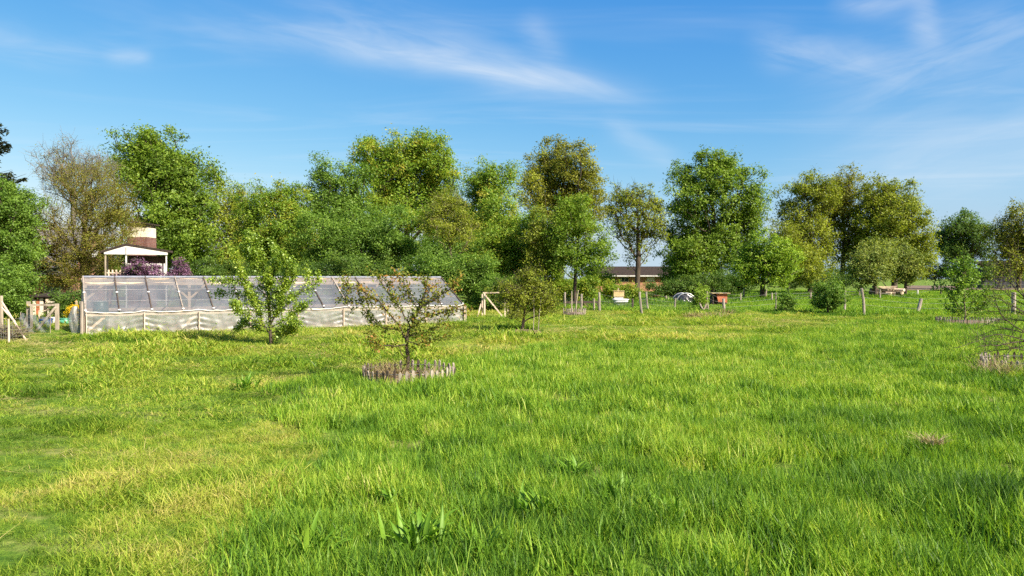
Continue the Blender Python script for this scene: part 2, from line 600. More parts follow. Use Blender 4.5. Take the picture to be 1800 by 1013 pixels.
BRICK = brick_mat('red_brick', (0.34, 0.125, 0.060), (0.42, 0.18, 0.085), (0.30, 0.25, 0.20))
BRICKO = brick_mat('orange_brick', (0.36, 0.14, 0.06), (0.43, 0.19, 0.085), (0.36, 0.29, 0.22))
BRICKD = brick_mat('dark_brick', (0.14, 0.050, 0.036), (0.19, 0.070, 0.048), (0.20, 0.15, 0.13))


def film_mat(name, opaque, tint, gloss=0.16, rough=0.28, bump=0.0):
    m, t, out = mat_new(name)
    tc = t.new('ShaderNodeTexCoord')
    di = t.new('ShaderNodeBsdfDiffuse')
    tr = t.new('ShaderNodeBsdfTranslucent')
    gl = t.new('ShaderNodeBsdfGlossy')
    tp = t.new('ShaderNodeBsdfTransparent')
    n = t.noise(tc.outputs['Object'], 1.6, 6, 0.6)
    col = t.mix(t.smooth(n, 0.35, 0.7), tint, tuple(v * 0.78 for v in tint))
    t.l.new(col, di.inputs['Color'])
    t.l.new(col, tr.inputs['Color'])
    gl.inputs['Roughness'].default_value = rough
    gl.inputs['Color'].default_value = (0.9, 0.93, 1.0, 1)
    m1 = t.new('ShaderNodeMixShader')
    m1.inputs[0].default_value = 0.5
    t.l.new(di.outputs[0], m1.inputs[1])
    t.l.new(tr.outputs[0], m1.inputs[2])
    m2 = t.new('ShaderNodeMixShader')
    m2.inputs[0].default_value = gloss
    t.l.new(m1.outputs[0], m2.inputs[1])
    t.l.new(gl.outputs[0], m2.inputs[2])
    m3 = t.new('ShaderNodeMixShader')
    n2 = t.noise(tc.outputs['Object'], 0.9, 4, 0.6)
    t.l.new(t.smooth(n2, 0.25, 0.75, opaque - 0.12, opaque + 0.12), m3.inputs[0])
    t.l.new(tp.outputs[0], m3.inputs[1])
    t.l.new(m2.outputs[0], m3.inputs[2])
    if bump:
        bp = t.new('ShaderNodeBump')
        bp.inputs['Strength'].default_value = bump
        bp.inputs['Distance'].default_value = 0.03
        t.l.new(t.noise(tc.outputs['Object'], 5, 4, 0.6, 1.5), bp.inputs['Height'])
        for q in (di, tr, gl):
            t.l.new(bp.outputs[0], q.inputs['Normal'])
    t.l.new(m3.outputs[0], out.inputs[0])
    return m


FILM_ROOF = film_mat('roof_film', 0.62, (0.290, 0.300, 0.300), 0.11, 0.36, 0.12)
FILM_SIDE = film_mat('side_film', 0.56, (0.54, 0.545, 0.49), 0.06, 0.4, 0.2)
HEM = surf('film_hem', (0.50, 0.49, 0.43), (0.64, 0.63, 0.57), 6, 0.6, 0.3)
NET = film_mat('dark_netting', 0.50, (0.05, 0.07, 0.09), 0.03, 0.5)
NETW = film_mat('greenhouse_net', 0.55, (0.72, 0.72, 0.68), 0.04, 0.5)

# ------------------------------------------------------------------ the zones of the meadow (surveyed polygon of the uncut grass)
def gp(px, py):
    d = dist_at(py)
    return (gx(px, d), d)


TALL_POLY = np.array([(-1.4, 2.0), (-1.45, 3.6), gp(470, 900), gp(560, 800), gp(530, 760), gp(475, 705), gp(500, 682), gp(640, 662), gp(820, 632), gp(1000, 612), gp(1200, 606),
                      gp(1400, 592), gp(1480, 574), gp(1510, 562), gp(1660, 562), gp(1860, 558), (32, 33.0), (32, 2.0)])


def in_poly(x, y, poly):
    x = np.asarray(x)
    y = np.asarray(y)
    ins = np.zeros(x.shape, bool)
    n = len(poly)
    j = n - 1
    for i in range(n):
        xi, yi = poly[i]
        xj, yj = poly[j]
        c = ((yi > y) != (yj > y)) & (x < (xj - xi) * (y - yi) / (yj - yi + 1e-12) + xi)
        ins ^= c
        j = i
    return ins


def fence_y(x):
    """line of the paddock fence"""
    return np.interp(x, [-20, 4, 7, 12, 18, 24, 40], [43, 41.5, 37.5, 38.5, 35.6, 36.5, 35.5])


# ------------------------------------------------------------------ ground
def build_ground():
    def axis(lo, hi, step, far, grow=1.25):
        a = list(np.arange(lo, hi + 1e-6, step))
        s = step
        v = a[-1]
        while v < far:
            s *= grow
            v += s
            a.append(v)
        s = step
        v = a[0]
        while v > -far:
            s *= grow
            v -= s
            a.insert(0, v)
        return np.array(a)
    xs = axis(-40, 40, 0.5, 2200)
    ys = axis(-4, 60, 0.5, 2600)
    X, Y = np.meshgrid(xs, ys)
    Z = ground_h(X, Y)
    V = np.stack([X.ravel(), Y.ravel(), Z.ravel()], 1)
    nx, ny = len(xs), len(ys)
    i = np.arange(ny - 1)[:, None] * nx + np.arange(nx - 1)[None, :]
    i = i.ravel()
    q = np.stack([i, i + 1, i + nx + 1, i + nx], 1)
    m, t, out = mat_new('meadow_soil')
    b = t.new('ShaderNodeBsdfPrincipled')
    b.inputs['Roughness'].default_value = 1.0
    b.inputs['Specular IOR Level'].default_value = 0.05
    g = t.new('ShaderNodeNewGeometry')
    p = g.outputs['Position']
    mp = t.new('ShaderNodeMapping')
    mp.inputs['Scale'].default_value = (0.55, 1.3, 1)
    t.l.new(p, mp.inputs['Vector'])
    n1 = t.noise(mp.outputs[0], 0.9, 6, 0.65)
    n2 = t.noise(p, 7.0, 5, 0.7)
    green = t.mix(t.smooth(n2, 0.3, 0.7), (0.055, 0.115, 0.014), (0.130, 0.210, 0.024))
    straw = t.mix(t.smooth(n2, 0.3, 0.7), (0.170, 0.175, 0.045), (0.30, 0.27, 0.10))
    col = t.mix(t.smooth(n1, 0.46, 0.70), green, straw)
    n3 = t.noise(p, 1.7, 5, 0.7)
    col = t.mix(t.smooth(n3, 0.62, 0.74, 0, 0.8), col, (0.13, 0.095, 0.055))
    t.l.new(col, b.inputs['Base Color'])
    bp = t.new('ShaderNodeBump')
    bp.inputs['Strength'].default_value = 0.8
    bp.inputs['Distance'].default_value = 0.04
    t.l.new(t.noise(p, 16, 5, 0.7), bp.inputs['Height'])
    t.l.new(bp.outputs[0], b.inputs['Normal'])
    t.l.new(b.outputs[0], out.inputs[0])
    o = link('ground', mesh_np('ground', V, [q], smooth=True), m)
    tag(o, 'green meadow ground reaching to the treeline', kind='structure')


build_ground()

# ------------------------------------------------------------------ grass
rng = np.random.default_rng(7)


def blades(n, radius, h0, h1, w0, w1, lean=(0.1, 0.6), seg=3, droop=0.4, flat=0.0, seed=0):
    """n grass blades round the origin -> verts, faces, tint"""
    r = np.random.default_rng(seed)
    ang = r.uniform(0, 2 * np.pi, n)
    rad = radius * np.sqrt(r.uniform(0, 1, n))
    bx, by = rad * np.cos(ang), rad * np.sin(ang)
    H = r.uniform(h0, h1, n)
    W = r.uniform(w0, w1, n)
    la = r.uniform(0, 2 * np.pi, n)
    ln = r.uniform(lean[0], lean[1], n)
    tw = la + np.pi / 2 + r.normal(0, 0.5, n)
    dr = r.uniform(0.3, 1.0, n) * droop
    V = []
    for k in range(seg + 1):
        s = k / seg
        out_ = (ln * s + dr * s * s) * H
        up = H * (s - 0.42 * (ln * 0.5 + dr) * s * s) * (1 - flat) + 0.012
        cx = bx + np.cos(la) * out_
        cy = by + np.sin(la) * out_
        w = W * (1 - s ** 1.6) * 0.5 if k else W * 0.36
        if k < seg:
            V.append(np.stack([cx - np.cos(tw) * w, cy - np.sin(tw) * w, up], 1))
            V.append(np.stack([cx + np.cos(tw) * w, cy + np.sin(tw) * w, up], 1))
        else:
            V.append(np.stack([cx, cy, up], 1))
    per = len(V)
    V = np.stack(V, 1).reshape(-1, 3)
    base = np.arange(n) * per
    fq = []
    for k in range(seg - 1):
        a = base + 2 * k
        fq.append(np.stack([a, a + 1, a + 3, a + 2], 1))
    a = base + 2 * (seg - 1)
    ft = np.stack([a, a + 1, a + 2], 1)
    tint = np.repeat(r.normal(0, 0.16, n), per)
    faces = ([np.concatenate(fq)] if fq else []) + [ft]
    return V, faces, tint


def grass_mat(name, stops, transl=0.45, gloss=0.008):
    m, t, out = mat_new(name)
    a1 = t.new('ShaderNodeAttribute', attribute_name='tint')
    a2 = t.new('ShaderNodeAttribute', attribute_name='ctint', attribute_type='INSTANCER')
    f = t.m('ADD', a1.outputs['Fac'], a2.outputs['Fac'])
    col = t.ramp(f, stops)
    di = t.new('ShaderNodeBsdfDiffuse')
    tr = t.new('ShaderNodeBsdfTranslucent')
    gl = t.new('ShaderNodeBsdfGlossy')
    gl.inputs['Roughness'].default_value = 0.4
    gl.inputs['Color'].default_value = (0.8, 0.85, 0.7, 1)
    t.l.new(col, di.inputs['Color'])
    t.l.new(t.mix(1.0, col, (1.1, 1.1, 0.45), 'MULTIPLY'), tr.inputs['Color'])
    m1 = t.new('ShaderNodeMixShader')
    m1.inputs[0].default_value = transl
    t.l.new(di.outputs[0], m1.inputs[1])
    t.l.new(tr.outputs[0], m1.inputs[2])
    m2 = t.new('ShaderNodeMixShader')
    m2.inputs[0].default_value = gloss
    t.l.new(m1.outputs[0], m2.inputs[1])
    t.l.new(gl.outputs[0], m2.inputs[2])
    t.l.new(m2.outputs[0], out.inputs[0])
    return m


GRASS = grass_mat('grass_blade', [(0.0, (0.050, 0.118, 0.018)), (0.28, (0.130, 0.262, 0.026)), (0.52, (0.238, 0.385, 0.034)), (0.78, (0.400, 0.505, 0.062)), (1.0, (0.540, 0.520, 0.165))])
TURF = grass_mat('turf_blade', [(0.0, (0.060, 0.120, 0.016)), (0.28, (0.145, 0.255, 0.024)), (0.52, (0.270, 0.385, 0.036)), (0.76, (0.420, 0.460, 0.070)), (1.0, (0.520, 0.450, 0.140))])
STRAW = grass_mat('cut_grass', [(0.0, (0.100, 0.170, 0.022)), (0.35, (0.230, 0.290, 0.040)), (0.6, (0.400, 0.360, 0.110)), (1.0, (0.560, 0.450, 0.210))], transl=0.25)


def proto_set(cname, specs, mat):
    c = bpy.data.collections.new(cname)
    for i, (fn_args) in enumerate(specs):
        V, fa, ti = blades(**fn_args)
        me = mesh_np('%s_%02d' % (cname, i), V, fa, {'tint': ti})
        me.materials.append(mat)
        o = bpy.data.objects.new('%s_%02d' % (cname, i), me)
        c.objects.link(o)
    return c


def scatter(name, label, coll, nproto, x, y, scl, ctint, cat='grass', tilt=0.12, seed=1, zoff=0.0):
    r = np.random.default_rng(seed)
    n = len(x)
    z = ground_h(x, y) + zoff
    me = bpy.data.meshes.new(name)
    me.vertices.add(n)
    me.vertices.foreach_set('co', np.stack([x, y, z], 1).astype(np.float32).ravel())
    a = me.attributes.new('rot', 'FLOAT_VECTOR', 'POINT')
    rot = np.stack([r.normal(0, tilt, n), r.normal(0, tilt, n), r.uniform(0, 2 * np.pi, n)], 1)
    a.data.foreach_set('vector', rot.astype(np.float32).ravel())
    a = me.attributes.new('scl', 'FLOAT', 'POINT')
    a.data.foreach_set('value', scl.astype(np.float32))
    a = me.attributes.new('ctint', 'FLOAT', 'POINT')
    a.data.foreach_set('value', ctint.astype(np.float32))
    a = me.attributes.new('pick', 'INT', 'POINT')
    a.data.foreach_set('value', r.integers(0, nproto, n).astype(np.int32))
    o = bpy.data.objects.new(name, me)
    COL.objects.link(o)
    tag(o, label, cat, kind='stuff')
    g = bpy.data.node_groups.new('scatter_' + name, 'GeometryNodeTree')
    g.interface.new_socket('Geometry', in_out='INPUT', socket_type='NodeSocketGeometry')
    g.interface.new_socket('Geometry', in_out='OUTPUT', socket_type='NodeSocketGeometry')
    gi = g.nodes.new('NodeGroupInput')
    go = g.nodes.new('NodeGroupOutput')
    ip = g.nodes.new('GeometryNodeInstanceOnPoints')
    ci = g.nodes.new('GeometryNodeCollectionInfo')
    ci.inputs['Collection'].default_value = coll
    ci.inputs['Separate Children'].default_value = True
    ci.inputs['Reset Children'].default_value = True

    def named(nm, ty):
        q = g.nodes.new('GeometryNodeInputNamedAttribute')
        q.data_type = ty
        q.inputs['Name'].default_value = nm
        return q.outputs['Attribute']
    g.links.new(gi.outputs[0], ip.inputs['Points'])
    g.links.new(ci.outputs[0], ip.inputs['Instance'])
    ip.inputs['Pick Instance'].default_value = True
    g.links.new(named('pick', 'INT'), ip.inputs['Instance Index'])
    er = g.nodes.new('FunctionNodeEulerToRotation')
    g.links.new(named('rot', 'FLOAT_VECTOR'), er.inputs[0])
    g.links.new(er.outputs[0], ip.inputs['Rotation'])
    g.links.new(named('scl', 'FLOAT'), ip.inputs['Scale'])
    g.links.new(ip.outputs[0], go.inputs[0])
    md = o.modifiers.new('scatter', 'NODES')
    md.node_group = g
    return o


def wedge(y0, y1, dens, pad=2.5, slope=0.72):
    """random points on the ground seen between depths y0 and y1 (a little wider than the view)"""
    w1 = slope * y1 + pad
    n = int((y1 - y0) * 2 * w1 * dens)
    y = rng.uniform(y0, y1, n)
    x = rng.uniform(-w1, w1, n)
    k = np.abs(x) < slope * y + pad
    return x[k], y[k]


def path_mask(x, y):
    """worn mown track on the left-hand side"""
    cx = np.interp(y, [3, 4.5, 6, 8, 12, 20, 24], [-2.05, -2.95, -3.85, -5.1, -7.5, -12.3, -14.6])
    return np.exp(-((x - cx) / (0.36 + 0.022 * y)) ** 4)


RING = (gx(720, 12.5), 12.5, 0.73)


def clear_of(x, y):
    """keep grass out of the greenhouse, tree rings and soil mounds"""
    k = np.ones(len(x), bool)
    k &= ((x - RING[0]) ** 2 + (y - RING[1]) ** 2) > RING[2] ** 2
    u = (x - GH_A[0]) * GH_U[0] + (y - GH_A[1]) * GH_U[1]
    v = (x - GH_A[0]) * GH_N[0] + (y - GH_A[1]) * GH_N[1]
    k &= ~((u > -0.02) & (u < GH_L + 0.02) & (v > -0.03) & (v < 2 * GH_W + 0.03))
    k &= (((x - 0.35) / 0.75) ** 2 + ((y - 24.6) / 0.5) ** 2) > 1
    return k


# greenhouse frame of reference
TH = R(31)
GH_A = np.array((gx(150, 22.95), 22.95))
GH_U = np.array((math.cos(TH), math.sin(TH)))
GH_N = np.array((-math.sin(TH), math.cos(TH)))
GH_L, GH_W = 12.7, 2.0
GH_EAVE, GH_RIDGE = 0.68, 1.75


def build_grass():
    tall_near = proto_set('proto_tall_near', [dict(n=36, radius=0.10, h0=0.08, h1=0.21, w0=0.004, w1=0.012, lean=(0.03, 0.42), seg=3, droop=0.34, seed=20 + i) for i in range(8)], GRASS)
    tall_mid = proto_set('proto_tall_mid', [dict(n=46, radius=0.17, h0=0.07, h1=0.19, w0=0.007, w1=0.016, lean=(0.03, 0.42), seg=2, droop=0.4, seed=40 + i) for i in range(8)], GRASS)
    tall_far = proto_set('proto_tall_far', [dict(n=44, radius=0.42, h0=0.08, h1=0.24, w0=0.02, w1=0.045, lean=(0.05, 0.6), seg=2, droop=0.3, seed=60 + i) for i in range(6)], GRASS)
    short_near = proto_set('proto_short_near', [dict(n=44, radius=0.14, h0=0.04, h1=0.12, w0=0.004, w1=0.009, lean=(0.2, 1.2), seg=2, droop=0.5, seed=80 + i) for i in range(8)], TURF)
    short_mid = proto_set('proto_short_mid', [dict(n=46, radius=0.24, h0=0.03, h1=0.10, w0=0.008, w1=0.018, lean=(0.2, 1.3), seg=2, droop=0.5, seed=100 + i) for i in range(8)], TURF)
    straw = proto_set('proto_straw', [dict(n=16, radius=0.22, h0=0.10, h1=0.32, w0=0.004, w1=0.009, lean=(0.9, 1.3), seg=3, droop=0.15, flat=0.86, seed=120 + i) for i in range(8)], STRAW)
    straw_far = proto_set('proto_straw_far', [dict(n=22, radius=0.36, h0=0.12, h1=0.34, w0=0.012, w1=0.022, lean=(0.9, 1.3), seg=2, droop=0.15, flat=0.84, seed=140 + i) for i in range(6)], STRAW)

    def zone(bands):
        xs, ys, ds = [], [], []
        for y0, y1, dens in bands:
            x, y = wedge(y0, y1, dens)
            k = clear_of(x, y)
            xs.append(x[k])
            ys.append(y[k])
        return np.concatenate(xs), np.concatenate(ys)

    jit = lambda x, y, s: (x + (0.6 + 0.05 * y) * (fbm(x * 0.8, y * 0.8, 77) - 0.5) + rng.normal(0, 0.12, len(x)), y + (0.8 + 0.12 * y) * (fbm(x * 0.6, y * 0.6, 78) - 0.5) + rng.normal(0, 0.15, len(x)))

    def heights(x, y):
        big = fbm(x * 0.45, y * 0.45, 31)
        sm = fbm(x * 1.7, y * 1.7, 33)
        return np.clip(0.50 + 0.85 * (big - 0.5) + 1.5 * (sm - 0.5), 0.08, 1.05)

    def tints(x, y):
        return -0.30 * np.exp(-((x - 3.75) / 0.55) ** 2 - ((y - 5.5) / 0.7) ** 2) + 0.46 + 0.40 * (fbm(x * 0.5, y * 0.5, 41) - 0.5) + 0.75 * (fbm(x * 2.6, y * 2.6, 43) - 0.5)  # first term paints the shadow of an unseen bush into the grass colour

    # uncut grass
    x, y = zone([(3.0, 6.0, 190), (6.0, 9.0, 125)])
    k = in_poly(*jit(x, y, 0), TALL_POLY)
    k &= rng.uniform(0, 1, len(x)) < np.clip(0.30 + 3.2 * (fbm(x * 3.2, y * 3.2, 35, 2) - 0.36), 0.22, 1)
    x, y = x[k], y[k]
    hgt = heights(x, y)
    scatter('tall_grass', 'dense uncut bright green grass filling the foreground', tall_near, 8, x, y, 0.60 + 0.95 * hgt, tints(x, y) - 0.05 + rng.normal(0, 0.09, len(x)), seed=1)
    x, y = zone([(9.0, 14.0, 68), (14.0, 22.0, 38), (22.0, 36.0, 18)])
    k = in_poly(*jit(x, y, 0), TALL_POLY) & (y < fence_y(x) + 0.5)
    k &= rng.uniform(0, 1, len(x)) < np.clip(0.35 + 3.0 * (fbm(x * 2.2, y * 1.6, 36, 2) - 0.36), 0.32, 1)
    x, y = x[k], y[k]
    hgt = heights(x, y)
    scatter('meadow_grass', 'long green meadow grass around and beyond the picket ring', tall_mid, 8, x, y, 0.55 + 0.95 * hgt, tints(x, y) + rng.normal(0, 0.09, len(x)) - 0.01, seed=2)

    # mown grass
    x, y = zone([(3.0, 6.0, 175), (6.0, 9.0, 115)])
    k = ~in_poly(*jit(x, y, 0), TALL_POLY)
    x, y = x[k], y[k]
    pm = path_mask(x, y)
    tuft = fbm(x * 0.8, y * 0.8, 51)
    keep = rng.uniform(0, 1, len(x)) > 0.75 * pm * np.clip((fbm(x * 2.6, y * 2.6, 53) - 0.56) * 8, 0, 1)
    x, y, pm, tuft = x[keep], y[keep], pm[keep], tuft[keep]
    sc = (0.65 + 0.9 * np.clip((tuft - 0.45) * 3.0, 0, 1)) * (1 - 0.35 * pm) * rng.uniform(0.8, 1.25, len(x))
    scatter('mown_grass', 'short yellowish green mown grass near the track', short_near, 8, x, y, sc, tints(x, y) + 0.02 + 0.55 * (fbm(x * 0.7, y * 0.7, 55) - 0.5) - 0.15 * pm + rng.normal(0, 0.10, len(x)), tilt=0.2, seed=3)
    x, y = zone([(9.0, 14.0, 52), (14.0, 22.0, 34), (22.0, 43.0, 20)])
    k = (~in_poly(*jit(x, y, 0), TALL_POLY)) & (y < fence_y(x))
    x, y = x[k], y[k]
    tuft = fbm(x * 0.7, y * 0.9, 57)
    sc = (0.65 + 1.4 * np.clip((tuft - 0.48) * 3.0, 0, 1)) * rng.uniform(0.75, 1.3, len(x)) * (1 - 0.4 * path_mask(x, y))
    swath = fbm(x * 0.25, y * 0.9, 59)
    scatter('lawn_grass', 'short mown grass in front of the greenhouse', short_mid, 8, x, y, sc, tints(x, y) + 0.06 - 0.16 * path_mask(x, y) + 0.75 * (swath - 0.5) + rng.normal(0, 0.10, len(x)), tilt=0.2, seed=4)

    # cuttings left lying
    x, y = zone([(3.0, 9.0, 40), (9.0, 14.0, 20)])
    k = ~in_poly(*jit(x, y, 0), TALL_POLY)
    x, y = x[k], y[k]
    dens = fbm(x * 0.7, y * 0.9, 61)
    k = rng.uniform(0, 1, len(x)) < np.clip((dens - 0.40) * 3.0, 0.05, 1) * np.interp(y, [4, 8, 12], [0.18, 0.4, 0.9]) * (1 - 0.6 * path_mask(x, y))
    x, y = x[k], y[k]
    scatter('grass_cuttings', 'pale dry grass cuttings lying on the mown strip', straw, 8, x, y, rng.uniform(0.7, 1.2, len(x)), 0.42 + 0.9 * (fbm(x * 0.8, y * 0.8, 63) - 0.5) + rng.normal(0, 0.12, len(x)), tilt=0.06, seed=5, zoff=0.03)
    x, y = zone([(14.0, 22.0, 12), (22.0, 42.0, 12)])
    k = (~in_poly(*jit(x, y, 0), TALL_POLY)) & (y < fence_y(x) - 1.0)
    x, y = x[k], y[k]
    dens = fbm(x * 0.22, y * 0.75, 65)
    k = rng.uniform(0, 1, len(x)) < np.clip((dens - 0.42) * 3.4, 0.03, 1)
    x, y = x[k], y[k]
    scatter('hay_swath', 'yellow swaths of cut grass lying before the fence', straw_far, 6, x, y, rng.uniform(0.7, 1.25, len(x)), 0.48 + 0.9 * (fbm(x * 0.4, y * 0.9, 67) - 0.5) + rng.normal(0, 0.12, len(x)), tilt=0.05, seed=6, zoff=0.03)

    # rough growth at the foot of trees, bushes and hedge
    feet = [(1340, 61, 1.3), (1256, 78, 3), (1290, 69, 3), (1180, 57, 3), (1215, 57, 2), (1085, 50, 2.5), (1040, 49, 2.5), (1010, 46, 1.6), (1455, 36, 0.7), (1383, 37, 0.6), (1540, 66, 1.6),
            (1592, 69, 1.6), (1420, 79, 3.5), (1470, 79, 3.5), (1385, 75, 2), (1235, 38, 0.8), (960, 46, 2), (1120, 50, 2.5), (1150, 54, 2)]
    ux = np.concatenate([gx(p, d_) + rng.normal(0, s_, 170) for p, d_, s_ in feet])
    uy = np.concatenate([d_ - 0.3 + rng.normal(0, 0.55 + 0.15 * s_, 170) for p, d_, s_ in feet])
    scatter('undergrowth', 'rough dark green growth at the foot of trees and hedge', tall_far, 6, ux, uy, rng.uniform(0.7, 1.6, len(ux)) * np.interp(uy, [36, 50], [0.6, 1.1]), 0.22 + rng.normal(0, 0.14, len(ux)), cat='undergrowth', seed=9)

    # pasture beyond the fence
    x, y = wedge(34.0, 60.0, 7.5)
    x2, y2 = wedge(60.0, 110.0, 2.6)
    x = np.concatenate([x, x2])
    y = np.concatenate([y, y2])
    k = (y > fence_y(x) - 0.6) & (x > -3)
    x, y = x[k], y[k]
    near = np.exp(-((y - fence_y(x)) / 1.2) ** 2)
    scatter('pasture_grass', 'green pasture grass behind the post fence', tall_far, 6, x, y, 0.55 + 0.5 * fbm(x * 0.5, y * 0.5, 71) + 0.75 * near * fbm(x * 1.1, y * 1.1, 72), 0.42 + 0.35 * (fbm(x * 0.15, y * 0.35, 73) - 0.5) + rng.normal(0, 0.06, len(x)) - 0.06 * near, seed=8)


build_grass()


# ------------------------------------------------------------------ trees
def leaf_quads(c, nrm, size, r, aspect=0.62, spin=None):
    """diamond leaves at c with normal nrm"""
    n = len(c)
    rnd = r.normal(0, 1, (n, 3))
    a = np.cross(nrm, rnd)
    a /= np.linalg.norm(a, axis=1, keepdims=True) + 1e-9
    b = np.cross(nrm, a)
    L = (size * r.uniform(0.65, 1.35, n))[:, None]
    W = L * aspect
    fold = nrm * (L * 0.16)
    v = np.stack([c - a * L * 0.5, c + b * W * 0.5 + fold, c + a * L * 0.5, c - b * W * 0.5 + fold], 1).reshape(-1, 3)
    f = np.arange(n * 4).reshape(-1, 4)
    return v, f


def leaf_tris(c, nrm, size, r, aspect=0.72):
    """small pointed leaves (one face each) for the larger crowns"""
    n = len(c)
    a = np.cross(nrm, r.normal(0, 1, (n, 3)))
    a /= np.linalg.norm(a, axis=1, keepdims=True) + 1e-9
    b = np.cross(nrm, a)
    L = (size * r.uniform(0.6, 1.4, n))[:, None]
    W = L * aspect * r.uniform(0.7, 1.2, n)[:, None]
    v = np.stack([c - a * L * 0.4 + b * W * 0.5, c + a * L * 0.6 + b * W * r.normal(0, 0.3, n)[:, None], c - a * L * 0.4 - b * W * 0.5], 1).reshape(-1, 3)
    return v, np.arange(n * 3).reshape(-1, 3)


def unit(v):
    return v / (np.linalg.norm(v, axis=-1, keepdims=True) + 1e-9)


def grow(base, clusters, r, trunk_top, trunk_r, min_r, wob=0.25, upright=0.6):
    """skeleton joining the base to every cluster; returns list of (points, radii)"""
    base = np.asarray(base, float)
    top = np.asarray(trunk_top, float)
    nt = 9
    nodes = [base]
    par = [-1]
    H = np.linalg.norm(top - base)
    ph = r.uniform(0, 6.28, 2)
    for k in range(1, nt + 1):
        s = k / nt
        p = base + (top - base) * s + np.array([math.sin(ph[0] + s * 5), math.sin(ph[1] + s * 4.3), 0]) * wob * 0.06 * H * s
        nodes.append(p)
        par.append(k - 1)
    chains = [list(range(nt + 1))]
    plen = [H * k / nt for k in range(nt + 1)]
    order = np.argsort(np.linalg.norm(clusters - (base + (top - base) * 0.6), axis=1))
    for ci in order:
        c = clusters[ci]
        N = np.array(nodes)
        dv = c - N
        dist = np.linalg.norm(dv, axis=1)
        pen = dist + np.maximum(0, N[:, 2] - c[2] + dist * 0.30) * 1.2 * upright + 0.55 * np.array(plen)
        pen[0:3] += 1e3
        j = int(np.argmin(pen))
        L = dist[j]
        m = 3 if L > 0.35 else 1
        prev = j
        ch = [j]
        off = r.normal(0, 0.07 * L, 3)
        off[2] -= 0.05 * L
        for k in range(1, m + 1):
            s = k / m
            p = N[j] + (c - N[j]) * s + off * math.sin(math.pi * s)
            nodes.append(p)
            par.append(prev)
            plen.append(plen[j] + L * s)
            prev = len(nodes) - 1
            ch.append(prev)
        chains.append(ch)
    n = len(nodes)
    w = np.zeros(n)
    child = np.zeros(n, int)
    for i in range(n - 1, 0, -1):
        if w[i] == 0:
            w[i] = 1.0
        w[par[i]] += w[i]
    rad = np.maximum(min_r, trunk_r * (w / w[1]) ** 0.46)
    rad[0] = trunk_r * 1.35
    N = np.array(nodes)
    out = []
    for ch in chains:
        rr = rad[ch].copy()
        if ch[0] != 0:
            rr[0] = min(rr[0], rr[1] * 1.15)
        out.append((N[ch], rr))
    return out


